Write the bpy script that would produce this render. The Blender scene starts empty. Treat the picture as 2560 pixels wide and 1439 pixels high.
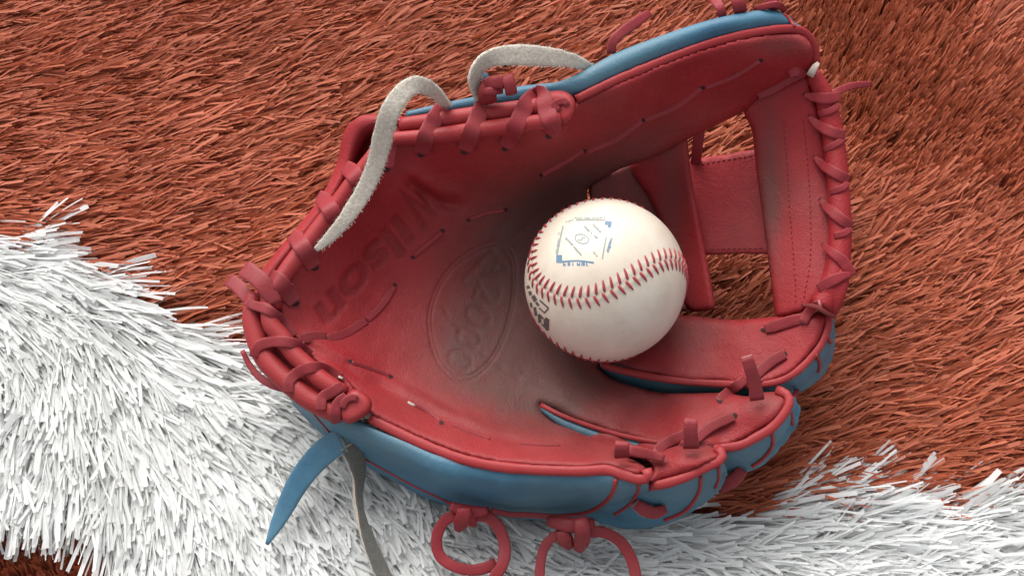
import bpy, bmesh, math, random
import numpy as np
from mathutils import Vector, Matrix, Quaternion
from mathutils.bvhtree import BVHTree
from mathutils.geometry import delaunay_2d_cdt

rng = np.random.default_rng(7)
random.seed(7)
SC = bpy.context.scene
COL = SC.collection

# ------------------------------------------------------------------ camera
TILT = math.radians(28.0)          # camera leans back from straight down
DIST = 0.66
HFOV = math.radians(40.96)
TAN = math.tan(HFOV / 2)
PIV = np.array([0.0, 0.0, 0.03])
CAM = PIV + DIST * np.array([0.0, -math.sin(TILT), math.cos(TILT)])
cam_d = bpy.data.cameras.new("camera")
cam_o = bpy.data.objects.new("camera", cam_d)
COL.objects.link(cam_o)
cam_o.location = CAM
cam_o.rotation_euler = (TILT, 0, 0)
cam_d.sensor_width = 36.0
cam_d.lens = 18.0 / TAN
cam_d.clip_start = 0.01
cam_d.clip_end = 100
SC.camera = cam_o

# ------------------------------------------------------------------ world, sun, exposure
SUN_EL, SUN_AZ = math.radians(46), math.radians(-22)     # azimuth measured from +Y (away from the viewer) towards +X
W = bpy.data.worlds.new("World")
SC.world = W
W.use_nodes = True
nt = W.node_tree
nt.nodes.clear()
sky = nt.nodes.new("ShaderNodeTexSky")
sky.sky_type = 'NISHITA'
sky.sun_disc = False
sky.sun_elevation = SUN_EL
sky.sun_rotation = SUN_AZ
sky.dust_density = 4.0
sky.air_density = 1.0
hsv = nt.nodes.new("ShaderNodeHueSaturation")      # overcast: the blue is mostly washed out of the sky
hsv.inputs["Saturation"].default_value = 0.22
bgn = nt.nodes.new("ShaderNodeBackground")
bgn.inputs[1].default_value = 0.10
out = nt.nodes.new("ShaderNodeOutputWorld")
nt.links.new(sky.outputs[0], hsv.inputs["Color"])
nt.links.new(hsv.outputs[0], bgn.inputs[0])
nt.links.new(bgn.outputs[0], out.inputs[0])
sun_d = bpy.data.lights.new("sun", 'SUN')
sun_d.energy = 1.5
sun_d.angle = math.radians(60)
sun_d.color = (1.0, 0.97, 0.93)
sun_o = bpy.data.objects.new("sun", sun_d)
COL.objects.link(sun_o)
sdir = Vector((math.sin(SUN_AZ) * math.cos(SUN_EL), math.cos(SUN_AZ) * math.cos(SUN_EL), math.sin(SUN_EL)))
sun_o.rotation_euler = sdir.to_track_quat('Z', 'Y').to_euler()
sun_o.location = sdir * 3
SC.view_settings.view_transform = 'Standard'
SC.view_settings.look = 'None'
SC.view_settings.exposure = 1.2
SC.view_settings.gamma = 1
SC.view_settings.use_curve_mapping = False
SC.render.engine = 'CYCLES'
SC.cycles.use_denoising = True
SC.cycles.max_bounces = 8

# ------------------------------------------------------------------ pixel <-> place helpers
CT, ST = math.cos(TILT), math.sin(TILT)

def ray(px, py):
    u = (np.asarray(px, float) - 1280) / 1280 * TAN
    v = -(np.asarray(py, float) - 719.5) / 1280 * TAN
    return np.stack([u, v * CT + ST, v * ST - CT], -1)

def P(px, py, h):
    """the place h centimetres above the turf that is seen at (px, py) of the photograph"""
    d = ray(px, py)
    s = (np.asarray(h, float) * 0.01 - CAM[2]) / d[..., 2]
    return CAM + d * s[..., None]

def PP(pts):
    a = np.array(pts, float)
    return P(a[:, 0], a[:, 1], a[:, 2])

def proj(w):
    r = np.asarray(w) - CAM
    yc = r[..., 1] * CT + r[..., 2] * ST
    zc = -r[..., 1] * ST + r[..., 2] * CT
    return np.stack([1280 + r[..., 0] / -zc / TAN * 1280, 719.5 - yc / -zc / TAN * 1280], -1)

def cr(pts, n=None, step=None, closed=False):
    """Catmull-Rom resampling of a polyline of any dimension at even spacing"""
    p = np.array(pts, float)
    if closed:
        q = np.vstack([p[-1], p, p[0], p[1]])
    else:
        q = np.vstack([2 * p[0] - p[1], p, 2 * p[-1] - p[-2]])
    segs = []
    m = 14
    for i in range(1, len(q) - 2):
        t = np.linspace(0, 1, m, endpoint=False)[:, None]
        a, b, c, d = q[i - 1], q[i], q[i + 1], q[i + 2]
        segs.append(0.5 * (2 * b + (c - a) * t + (2 * a - 5 * b + 4 * c - d) * t ** 2 + (3 * b - a - 3 * c + d) * t ** 3))
    if not closed:
        segs.append(q[-2][None])
    else:
        segs.append(q[1][None])
    s = np.vstack(segs)
    L = np.concatenate([[0], np.cumsum(np.linalg.norm(np.diff(s, axis=0), axis=1))])
    if n is None:
        n = max(3, int(L[-1] / step) + 1)
    u = np.linspace(0, L[-1], n, endpoint=not closed)
    return np.stack([np.interp(u, L, s[:, k]) for k in range(s.shape[1])], 1)

class TPS:
    def __init__(self, pts, lam=2e-4):
        a = np.array(pts, float)
        self.x = a[:, :2] / 1000
        n = len(a)
        A = np.zeros((n + 3, n + 3))
        A[:n, :n] = self.k(self.x, self.x) + lam * np.eye(n)
        A[:n, n] = 1
        A[:n, n + 1:] = self.x
        A[n:, :n] = A[:n, n:].T
        self.w = np.linalg.solve(A, np.concatenate([a[:, 2], np.zeros(3)]))
    @staticmethod
    def k(a, b):
        r2 = ((a[:, None] - b[None]) ** 2).sum(-1)
        return 0.5 * r2 * np.log(r2 + 1e-9)
    def __call__(self, px, py):
        q = np.stack([np.ravel(px), np.ravel(py)], 1) / 1000
        n = len(self.x)
        return self.k(q, self.x) @ self.w[:n] + self.w[n] + q @ self.w[n + 1:]

def inside(poly, pts):
    x, y = pts[:, 0], pts[:, 1]
    r = np.zeros(len(pts), bool)
    for (x1, y1), (x2, y2) in zip(poly, np.roll(poly, -1, 0)):
        c = (y1 > y) != (y2 > y)
        with np.errstate(divide='ignore', invalid='ignore'):
            r ^= c & (x < (x2 - x1) * (y - y1) / (y2 - y1) + x1)
    return r

def dist_to(poly, pts):
    out = np.empty(len(pts))
    for i in range(0, len(pts), 4000):
        d = ((pts[i:i + 4000, None] - poly[None]) ** 2).sum(-1)
        out[i:i + 4000] = np.sqrt(d.min(1))
    return out

def dist_line(line, pts):
    """distance of points to a polyline (segments)"""
    best = np.full(len(pts), 1e9)
    for a, b in zip(line[:-1], line[1:]):
        ab = b - a
        t = np.clip(((pts - a) @ ab) / (ab @ ab + 1e-9), 0, 1)
        best = np.minimum(best, np.linalg.norm(pts - (a + t[:, None] * ab), axis=1))
    return best

def smooth(a, k):
    if k < 1:
        return a
    ker = np.exp(-0.5 * (np.arange(-3 * k, 3 * k + 1) / k) ** 2)
    ker /= ker.sum()
    return np.convolve(np.pad(a, 3 * k, mode='edge'), ker, 'valid')

# ------------------------------------------------------------------ materials
def N(nt, typ, **kw):
    n = nt.nodes.new(typ)
    for k, v in kw.items():
        setattr(n, k, v)
    return n

def new_mat(name):
    m = bpy.data.materials.new(name)
    m.use_nodes = True
    t = m.node_tree
    t.nodes.clear()
    o = N(t, "ShaderNodeOutputMaterial")
    b = N(t, "ShaderNodeBsdfPrincipled")
    t.links.new(b.outputs[0], o.inputs[0])
    return m, t, b

def ramp(t, fac, stops):
    r = N(t, "ShaderNodeValToRGB")
    e = r.color_ramp.elements
    while len(e) < len(stops):
        e.new(0.5)
    for el, (p, c) in zip(e, stops):
        el.position = p
        el.color = (*c, 1) if len(c) == 3 else c
    t.links.new(fac, r.inputs[0])
    return r.outputs[0]

def noise(t, scale, detail=4, rough=0.55, vec=None):
    n = N(t, "ShaderNodeTexNoise")
    n.inputs["Scale"].default_value = scale
    n.inputs["Detail"].default_value = detail
    n.inputs["Roughness"].default_value = rough
    if vec is None:
        vec = N(t, "ShaderNodeTexCoord").outputs["Object"]
    t.links.new(vec, n.inputs["Vector"])
    return n.outputs[0]

def mixc(t, fac, a, b, mode='MIX'):
    m = N(t, "ShaderNodeMix", data_type='RGBA', blend_type=mode)
    for s, v in ((m.inputs[0], fac), (m.inputs[6], a), (m.inputs[7], b)):
        if hasattr(v, "is_linked"):
            t.links.new(v, s)
        elif isinstance(v, (int, float)):
            s.default_value = v
        else:
            s.default_value = (*v, 1)
    return m.outputs[2]

def mathn(t, op, a, b=0.0, c=None):
    m = N(t, "ShaderNodeMath", operation=op)
    for s, v in zip(m.inputs, (a, b, c)):
        if v is None:
            continue
        if hasattr(v, "is_linked"):
            t.links.new(v, s)
        else:
            s.default_value = v
    return m.outputs[0]

def leather(name, base, light, dirt_shade, rough=0.55, dirt_amt=0.35, grain=0.32, spec=0.27):
    m, t, b = new_mat(name)
    n1 = noise(t, 38, 5, 0.6)
    n2 = noise(t, 160, 4, 0.6)
    n3 = noise(t, 16, 3, 0.5)
    c = mixc(t, ramp(t, n1, [(0.3, (0, 0, 0)), (0.75, (1, 1, 1))]), base, light)
    # rubbed-in grime: general film plus darker patches, on the palm stains and painted shade
    att = N(t, "ShaderNodeAttribute", attribute_name="dirt_shade")
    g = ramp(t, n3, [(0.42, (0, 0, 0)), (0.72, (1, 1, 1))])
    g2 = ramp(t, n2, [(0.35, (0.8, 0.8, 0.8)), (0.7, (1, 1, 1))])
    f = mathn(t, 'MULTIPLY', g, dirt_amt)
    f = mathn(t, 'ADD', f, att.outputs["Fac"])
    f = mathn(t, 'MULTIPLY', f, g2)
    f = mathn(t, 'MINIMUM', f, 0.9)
    c = mixc(t, f, c, dirt_shade)
    st = N(t, "ShaderNodeAttribute", attribute_name="stamp")
    c = mixc(t, mathn(t, 'MULTIPLY', st.outputs["Fac"], 0.36), c, tuple(x * 0.38 for x in base))
    t.links.new(c, b.inputs["Base Color"])
    r = mathn(t, 'MULTIPLY_ADD', n1, 0.25, rough - 0.12)
    t.links.new(r, b.inputs["Roughness"])
    b.inputs["Specular IOR Level"].default_value = spec
    b.inputs["Sheen Weight"].default_value = 0.0
    vo = N(t, "ShaderNodeTexVoronoi", feature='DISTANCE_TO_EDGE')
    vo.inputs["Scale"].default_value = 900
    t.links.new(N(t, "ShaderNodeTexCoord").outputs["Object"], vo.inputs["Vector"])
    # fine creases of worn leather
    wr = N(t, "ShaderNodeTexNoise")
    wr.inputs["Scale"].default_value = 70
    wr.inputs["Detail"].default_value = 5
    wr.inputs["Distortion"].default_value = 1.2
    t.links.new(N(t, "ShaderNodeTexCoord").outputs["Object"], wr.inputs["Vector"])
    cre = mathn(t, 'MINIMUM', mathn(t, 'MULTIPLY', mathn(t, 'ABSOLUTE', mathn(t, 'SUBTRACT', wr.outputs[0], 0.5)), 14.0), 1.0)
    hgt = mathn(t, 'MULTIPLY_ADD', n2, 1.2, vo.outputs[0])
    hgt = mathn(t, 'MULTIPLY_ADD', cre, 0.35, hgt)
    bp = N(t, "ShaderNodeBump")
    bp.inputs["Strength"].default_value = grain
    bp.inputs["Distance"].default_value = 0.0008
    t.links.new(hgt, bp.inputs["Height"])
    t.links.new(bp.outputs[0], b.inputs["Normal"])
    return m

DIRT_SHADE = (0.098, 0.052, 0.045)
M = {}
M['red'] = leather("red leather", (0.235, 0.0105, 0.0145), (0.31, 0.020, 0.024), DIRT_SHADE, dirt_amt=0.24)
M['lace'] = leather("red rawhide lace", (0.205, 0.017, 0.023), (0.265, 0.028, 0.034), DIRT_SHADE, rough=0.55, dirt_amt=0.3, grain=0.18)
M['roll'] = leather("red binding leather", (0.26, 0.018, 0.022), (0.32, 0.030, 0.032), DIRT_SHADE, rough=0.5, dirt_amt=0.2, grain=0.15)
M['lining'] = leather("dark red lining", (0.15, 0.022, 0.022), (0.19, 0.032, 0.03), (0.05, 0.035, 0.03), rough=0.7)
M['blue'] = leather("blue leather", (0.032, 0.105, 0.175), (0.070, 0.185, 0.26), (0.095, 0.145, 0.155), rough=0.5, dirt_amt=0.85, grain=0.2, spec=0.35)

def suede(name, a, bcol):
    m, t, b = new_mat(name)
    n1 = noise(t, 700, 5, 0.7)
    n2 = noise(t, 90, 3, 0.6)
    c = mixc(t, ramp(t, n1, [(0.3, (0, 0, 0)), (0.7, (1, 1, 1))]), a, bcol)
    c = mixc(t, ramp(t, n2, [(0.4, (0, 0, 0)), (0.75, (0.3, 0.3, 0.3))]), c, tuple(x * 0.7 for x in a))
    t.links.new(c, b.inputs["Base Color"])
    b.inputs["Roughness"].default_value = 0.95
    b.inputs["Sheen Weight"].default_value = 0.3
    bp = N(t, "ShaderNodeBump")
    bp.inputs["Strength"].default_value = 0.7
    bp.inputs["Distance"].default_value = 0.001
    t.links.new(n1, bp.inputs["Height"])
    t.links.new(bp.outputs[0], b.inputs["Normal"])
    return m
M['suede'] = suede("white suede", (0.42, 0.37, 0.30), (0.68, 0.62, 0.53))
M['suede_tan'] = suede("tan suede edge", (0.34, 0.27, 0.20), (0.50, 0.42, 0.33))
M['suede_grey'] = suede("grey suede", (0.065, 0.062, 0.055), (0.115, 0.11, 0.095))

def plain(name, col, rough=0.6, var=0.15, scale=300):
    m, t, b = new_mat(name)
    n1 = noise(t, scale, 3)
    c = mixc(t, n1, tuple(x * (1 - var) for x in col), tuple(min(1, x * (1 + var)) for x in col))
    t.links.new(c, b.inputs["Base Color"])
    b.inputs["Roughness"].default_value = rough
    return m
M['lace_edge'] = suede("raw lace edge", (0.28, 0.07, 0.07), (0.44, 0.15, 0.135))
M['hole'] = plain("lace hole shade", (0.03, 0.008, 0.008), 0.9)
M['thread'] = plain("red seam thread", (0.34, 0.040, 0.048), 0.6, 0.25)
M['thread_dark'] = plain("dark red thread", (0.22, 0.02, 0.022), 0.7)
M['ink_blue'] = plain("blue ink", (0.11, 0.20, 0.30), 0.6)
M['ink_grey'] = plain("grey ink", (0.24, 0.28, 0.27), 0.6)
M['ink_black'] = plain("black ink", (0.10, 0.085, 0.08), 0.5, 0.4)
M['frayed'] = plain("frayed raw leather", (0.48, 0.40, 0.34), 0.9)

def ball_mat():
    m, t, b = new_mat("white ball leather")
    n1 = noise(t, 22, 4, 0.6)
    n2 = noise(t, 75, 5, 0.65)
    c = mixc(t, ramp(t, n1, [(0.35, (0, 0, 0)), (0.7, (1, 1, 1))]), (0.60, 0.51, 0.41), (0.69, 0.62, 0.525))
    sm = ramp(t, n2, [(0.48, (0, 0, 0)), (0.68, (0.45, 0.45, 0.45))])
    c = mixc(t, sm, c, (0.52, 0.43, 0.34))
    t.links.new(c, b.inputs["Base Color"])
    b.inputs["Roughness"].default_value = 0.48
    b.inputs["Specular IOR Level"].default_value = 0.4
    b.inputs["Subsurface Weight"].default_value = 0.05
    b.inputs["Subsurface Radius"].default_value = (0.002, 0.001, 0.0006)
    vo = noise(t, 1100, 3)
    bp = N(t, "ShaderNodeBump")
    bp.inputs["Strength"].default_value = 0.12
    bp.inputs["Distance"].default_value = 0.0005
    t.links.new(vo, bp.inputs["Height"])
    t.links.new(bp.outputs[0], b.inputs["Normal"])
    return m
M['ball'] = ball_mat()

def turf_mat(name, stops, rough, transl, lowtone=(0.93, 0.93, 0.92)):
    m, t, b = new_mat(name)
    g = N(t, "ShaderNodeNewGeometry")
    c = ramp(t, g.outputs["Random Per Island"], stops)
    n1 = noise(t, 26, 3)
    c = mixc(t, 1.0, c, ramp(t, n1, [(0.3, (0.84, 0.84, 0.84)), (0.7, (1, 1, 1))]), 'MULTIPLY')
    n0 = noise(t, 7, 2)
    c = mixc(t, 1.0, c, ramp(t, n0, [(0.35, lowtone), (0.65, (1, 1, 1))]), 'MULTIPLY')
    t.links.new(c, b.inputs["Base Color"])
    b.inputs["Roughness"].default_value = rough
    b.inputs["Specular IOR Level"].default_value = 0.25
    tr = N(t, "ShaderNodeBsdfTranslucent")
    t.links.new(c, tr.inputs[0])
    mx = N(t, "ShaderNodeMixShader")
    mx.inputs[0].default_value = transl
    t.links.new(b.outputs[0], mx.inputs[1])
    t.links.new(tr.outputs[0], mx.inputs[2])
    t.links.new(mx.outputs[0], t.nodes["Material Output"].inputs[0])
    return m
M['turf_brown'] = turf_mat("brown turf fibre", [(0.0, (0.40, 0.089, 0.038)), (0.35, (0.46, 0.118, 0.056)), (0.75, (0.48, 0.132, 0.066)), (1.0, (0.52, 0.16, 0.09))], 0.6, 0.30, (0.80, 0.72, 0.66))
M['turf_white'] = turf_mat("white turf fibre", [(0.0, (0.80, 0.81, 0.80)), (0.4, (0.88, 0.89, 0.88)), (1.0, (0.93, 0.93, 0.92))], 0.6, 0.5)
M['backing'] = plain("turf backing", (0.10, 0.036, 0.026), 0.95, 0.3, 60)

# ------------------------------------------------------------------ object helpers
def link(o, parent=None):
    COL.objects.link(o)
    if parent is not None:
        o.parent = parent
    return o

BASE = []       # surfaces that laces can lie on

def mk(name, v, f, mat, parent=None, base=False, smooth_=True, mats=None, fm=None, attrs=None):
    me = bpy.data.meshes.new(name)
    me.from_pydata([tuple(map(float, x)) for x in v], [], f)
    for x in (mats or [mat]):
        me.materials.append(M[x])
    if fm is not None:
        me.polygons.foreach_set("material_index", fm)
    if smooth_:
        me.polygons.foreach_set("use_smooth", [True] * len(me.polygons))
    for k, a in (attrs or {}).items():
        at = me.attributes.new(k, 'FLOAT', 'POINT')
        at.data.foreach_set("value", np.asarray(a, np.float32))
    me.update()
    o = link(bpy.data.objects.new(name, me), parent)
    if base:
        BASE.append(BVHTree.FromPolygons([tuple(map(float, x)) for x in v], f))
    return o

def cast(px, py):
    d = ray(px, py)
    d = Vector(d / np.linalg.norm(d))
    c = Vector(CAM)
    best = None
    for b in BASE:
        h = b.ray_cast(c, d)
        if h[0] is not None and (best is None or h[3] < best):
            best = h[3]
    return best

def stick(path, lift=1.0, step=5.0, k=3):
    """points along a pixel path that lie lift millimetres proud of whatever surface is there"""
    q = cr(np.array(path, float)[:, :2], step=step)
    dep = np.array([cast(x, y) or np.nan for x, y in q])
    bad = np.isnan(dep)
    if bad.all():
        dep[:] = 0.6
    elif bad.any():
        dep[bad] = np.interp(np.where(bad)[0], np.where(~bad)[0], dep[~bad])
    sm = smooth(dep, k)
    dep = smooth(np.minimum(sm, dep), max(1, k // 2)) - lift * 0.001
    r = ray(q[:, 0], q[:, 1])
    r /= np.linalg.norm(r, axis=1)[:, None]
    return CAM + r * dep[:, None]

def frame(p, roll=None, wdir=None):
    T = np.gradient(p, axis=0)
    T /= np.linalg.norm(T, axis=1)[:, None] + 1e-12
    V = CAM - p
    V /= np.linalg.norm(V, axis=1)[:, None]
    if wdir is not None:
        Wd = np.tile(np.asarray(wdir, float), (len(p), 1))
    else:
        Wd = np.cross(T, V)
    Wd -= (Wd * T).sum(1)[:, None] * T
    Wd /= np.linalg.norm(Wd, axis=1)[:, None] + 1e-12
    for i in range(1, len(p)):
        if Wd[i] @ Wd[i - 1] < 0:
            Wd[i] *= -1
    if wdir is None:
        for c in range(3):
            Wd[:, c] = smooth(Wd[:, c], 2)
        Wd -= (Wd * T).sum(1)[:, None] * T
        Wd /= np.linalg.norm(Wd, axis=1)[:, None] + 1e-12
    Nn = np.cross(Wd, T)
    if (Nn * V).sum() < 0:
        Wd, Nn = -Wd, np.cross(-Wd, T)
    if roll is not None:
        a = np.radians(np.interp(np.linspace(0, 1, len(p)), np.linspace(0, 1, len(roll)), roll))[:, None]
        Wd, Nn = Wd * np.cos(a) + Nn * np.sin(a), Nn * np.cos(a) - Wd * np.sin(a)
    return T, Wd, Nn

def sweep_mesh(p, w, th, roll=None, wdir=None, ncs=12, power=3.2, rough=0.0):
    """a strap or cord of width w and thickness th (metres, profiles allowed) swept along p"""
    n = len(p)
    T, Wd, Nn = frame(p, roll, wdir)
    def prof(x):
        x = np.atleast_1d(np.asarray(x, float))
        return np.interp(np.linspace(0, 1, n), np.linspace(0, 1, len(x)), x)
    w, th = prof(w) / 2, prof(th) / 2
    if rough:
        w = w * (1 + rough * rng.normal(size=n))
    a = np.linspace(0, 2 * np.pi, ncs, endpoint=False) + np.pi / ncs
    cx = np.sign(np.cos(a)) * np.abs(np.cos(a)) ** (2 / power)
    cy = np.sign(np.sin(a)) * np.abs(np.sin(a)) ** (2 / power)
    v = p[:, None] + Wd[:, None] * (w[:, None] * cx)[..., None] + Nn[:, None] * (th[:, None] * cy)[..., None]
    v = v.reshape(-1, 3)
    f = []
    for i in range(n - 1):
        for j in range(ncs):
            k = (j + 1) % ncs
            f.append((i * ncs + j, i * ncs + k, (i + 1) * ncs + k, (i + 1) * ncs + j))
    f.append(tuple(range(ncs))[::-1])
    f.append(tuple((n - 1) * ncs + j for j in range(ncs)))
    side = [0 if cy[j] + cy[(j + 1) % ncs] > 1.2 else (1 if cy[j] + cy[(j + 1) % ncs] < -1.2 else 2) for j in range(ncs)] * (n - 1) + [2, 2]
    return v, f, side

def strap(name, p, w, th, mat, parent, base=False, **kw):
    mats = kw.pop('mats', None)
    v, f, side = sweep_mesh(p, w, th, **kw)
    return mk(name, v, f, mat, parent, base, mats=mats, fm=side if mats else None)

def tube(name, p, r, mat, parent, base=False, ncs=12):
    d = np.atleast_1d(np.asarray(r, float)) * 2
    v, f, _ = sweep_mesh(p, d, d, ncs=ncs, power=2)
    return mk(name, v, f, mat, parent, base)

def loft(name, rails, mat, parent, n=60, m=6, thick=0.0025, base=True, flip=False, dirt_shade=None):
    """a sheet through rails (each a list of world points)"""
    R = np.stack([cr(r, n) for r in rails])            # k,n,3
    G = np.stack([cr(R[:, i], (len(rails) - 1) * m + 1) for i in range(n)], 1)
    k = G.shape[0]
    v = G.reshape(-1, 3)
    f = []
    for i in range(k - 1):
        for j in range(n - 1):
            q = (i * n + j, i * n + j + 1, (i + 1) * n + j + 1, (i + 1) * n + j)
            f.append(q[::-1] if flip else q)
    o = mk(name, v, f, mat, parent, base)
    # thickness goes inwards, away from the side that is looked at
    ca, cb = G[1, 1:] - G[0, 1:], G[0, 1:] - G[0, :-1]
    nn = np.cross(cb, ca) * (-1 if flip else 1)
    facing = (nn * (CAM - G[0, 1:])).sum()
    s = o.modifiers.new("thickness", 'SOLIDIFY')
    s.thickness = thick
    s.offset = -1 if facing > 0 else 1
    return o

def relief(name, outline, hfun, mat, parent, step=9, roll=16, rdepth=0.25, thick=0.4, base=True, detail=None, closed_smooth=True, attrs=None, fine=()):
    """a padded leather piece: its outline and heights are given, it gets a rolled edge and a back"""
    poly = cr(outline, step=6, closed=True) if closed_smooth else np.array(outline, float)
    lo, hi = poly.min(0), poly.max(0)
    gx, gy = np.meshgrid(np.arange(lo[0], hi[0], step), np.arange(lo[1], hi[1], step))
    gx = gx + (np.arange(gx.shape[0]) % 2)[:, None] * step / 2
    g = np.stack([gx.ravel(), gy.ravel()], 1)
    for x0, y0, x1, y1 in fine:            # closer mesh where lettering is pressed in
        g = g[~((g[:, 0] > x0) & (g[:, 0] < x1) & (g[:, 1] > y0) & (g[:, 1] < y1))]
    for x0, y0, x1, y1 in fine:
        ax, ay = np.meshgrid(np.arange(x0 + 1, x1, 3.4), np.arange(y0 + 1, y1, 3.4))
        ax = ax + (np.arange(ax.shape[0]) % 2)[:, None] * 1.7
        g = np.vstack([g, np.stack([ax.ravel(), ay.ravel()], 1)])
    g = g[inside(poly, g)]
    g = g[dist_to(poly, g) > 3.5]
    pts = np.vstack([poly, g])
    nb = len(poly)
    res = delaunay_2d_cdt([Vector(p) for p in pts], [(i, (i + 1) % nb) for i in range(nb)], [], 1, 1e-6)
    q = np.array([tuple(x) for x in res[0]])
    tri = [tuple(t) for t in res[2]]
    d = dist_to(poly, q)
    h = hfun(q[:, 0], q[:, 1])
    e = np.clip(1 - d / roll, 0, 1)
    h = h - rdepth * (1 - np.sqrt(np.clip(1 - e ** 2, 0, 1)))
    if detail is not None:
        h = h + detail(q)
    v = P(q[:, 0], q[:, 1], h)
    # orientation: front faces look at the camera
    fa = []
    for t in tri:
        a, b, c = v[t[0]], v[t[1]], v[t[2]]
        nn = np.cross(b - a, c - a)
        fa.append(t if nn @ (CAM - a) > 0 else t[::-1])
    vn = np.zeros_like(v)
    F = np.array(fa)
    fn = np.cross(v[F[:, 1]] - v[F[:, 0]], v[F[:, 2]] - v[F[:, 0]])
    for k in range(3):
        np.add.at(vn, F[:, k], fn)
    vn /= np.linalg.norm(vn, axis=1)[:, None] + 1e-15
    V0 = CAM - v
    V0 /= np.linalg.norm(V0, axis=1)[:, None]
    bn = vn * 0.7 + V0 * 0.3 + np.array([0, 0, 0.4])
    bn /= np.linalg.norm(bn, axis=1)[:, None]
    back = v - bn * thick * 0.01
    n = len(v)
    cnt = {}
    for t in fa:
        for a, b in ((t[0], t[1]), (t[1], t[2]), (t[2], t[0])):
            cnt[(a, b)] = 1
    rim = [(a, b) for (a, b) in cnt if (b, a) not in cnt]
    faces = fa + [tuple(x + n for x in t[::-1]) for t in fa] + [(b, a, a + n, b + n) for a, b in rim]
    at = {}
    for kx, fx in (attrs or {}).items():
        val = fx(q)
        at[kx] = np.concatenate([val, val])
    o = mk(name, np.vstack([v, back]), faces, mat, parent, False, attrs=at)
    if base:
        BASE.append(BVHTree.FromPolygons([tuple(map(float, x)) for x in v], fa))
    o["front"] = n
    return o, v, q

def blob(name, pts_r, mat, parent):
    """a lumpy knot: several short straps welded into one part (list of vertex/face sets)"""
    V, F, off = [], [], 0
    for v, f in pts_r:
        V.append(v)
        F += [tuple(i + off for i in x) for x in f]
        off += len(v)
    return mk(name, np.vstack(V), F, mat, parent)

PX = 1 / 5300.0       # metres per photograph pixel at glove height

# ------------------------------------------------------------------ the setting: turf
def ground():
    me = bpy.data.meshes.new("ground")
    s = 3.0
    me.from_pydata([(-s, -s, -0.019), (s, -s, -0.019), (s, s, -0.019), (-s, s, -0.019)], [], [(0, 1, 2, 3)])
    me.materials.append(M['backing'])
    o = link(bpy.data.objects.new("ground", me))
    o["kind"] = "structure"
    o["label"] = "dark backing under the artificial turf"
    return o
ground()

# way the fibres lie: photo x, y, heading of the tips in degrees (anticlockwise from right), flatness 0 upright .. 1 flat
FLOW_B = [(0, 0, 14, 1), (0, 400, 6, 1), (300, 150, 18, 1), (350, 450, 15, 1), (700, 100, 20, 1), (600, 500, 20, 1), (1000, 100, 20, 1),
          (250, 600, 8, 1), (500, 650, 12, 1), (1350, 60, 25, .95), (1750, 50, 40, .8), (2120, 60, 65, .25), (2100, 250, 50, .3), (2250, 250, 40, .25), (2300, 100, 42, .3),
          (2500, 100, 34, .9), (2450, 420, 32, .3), (2200, 420, 30, .4), (2200, 600, 25, .9), (2450, 700, 30, .92), (2200, 850, 22, .95), (2400, 950, 22, .95),
          (2150, 1050, 10, .95), (2400, 1150, 8, .95), (1830, 350, 20, .9), (1840, 700, 28, .8), (100, 1400, 120, .15), (300, 1420, 60, .15)]
FLOW_W = [(30, 580, 0, .95), (100, 660, -40, .97), (200, 650, 0, .95), (300, 760, -12, .95), (450, 830, -8, .98), (560, 880, -5, .98), (200, 850, -70, .95),
          (400, 950, -48, .95), (60, 950, -95, .95), (100, 1200, -97, 1), (250, 1150, -88, 1), (400, 1200, -72, .95), (600, 1000, -40, .95), (620, 1250, -60, .9),
          (800, 1350, -55, .85), (1000, 1250, -52, .8), (1050, 1400, -70, .8), (1250, 1330, -25, .9), (1400, 1400, 10, .9), (1600, 1380, -15, .95), (1750, 1340, -20, .9),
          (1900, 1250, 12, .95), (2050, 1220, 14, .95), (2200, 1300, 2, .98), (2000, 1400, -8, .98), (2400, 1400, -6, .98), (2500, 1230, 16, .95)]
WHITE = np.array([(-700, 570), (-40, 592), (70, 622), (160, 675), (290, 765), (430, 845), (560, 905), (700, 985), (1000, 1130), (1400, 1230), (1650, 1310), (1720, 1300),
                  (1840, 1270), (1970, 1238), (2110, 1255), (2250, 1270), (2390, 1262), (2540, 1225), (3300, 1120), (3300, 2400), (350, 2400), (345, 1440), (325, 1330), (285, 1230), (225, 1160), (120, 1170), (0, 1165), (-150, 1175), (-700, 1175)], float)

def flow(ctrl, q):
    c = np.array(ctrl, float)
    a = np.radians(c[:, 2])
    d2 = ((q[:, None] - c[None, :, :2]) ** 2).sum(-1) + 900
    w = d2 ** -1.6
    w /= w.sum(1)[:, None]
    return np.arctan2(w @ np.sin(a), w @ np.cos(a)), w @ c[:, 3]

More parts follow.
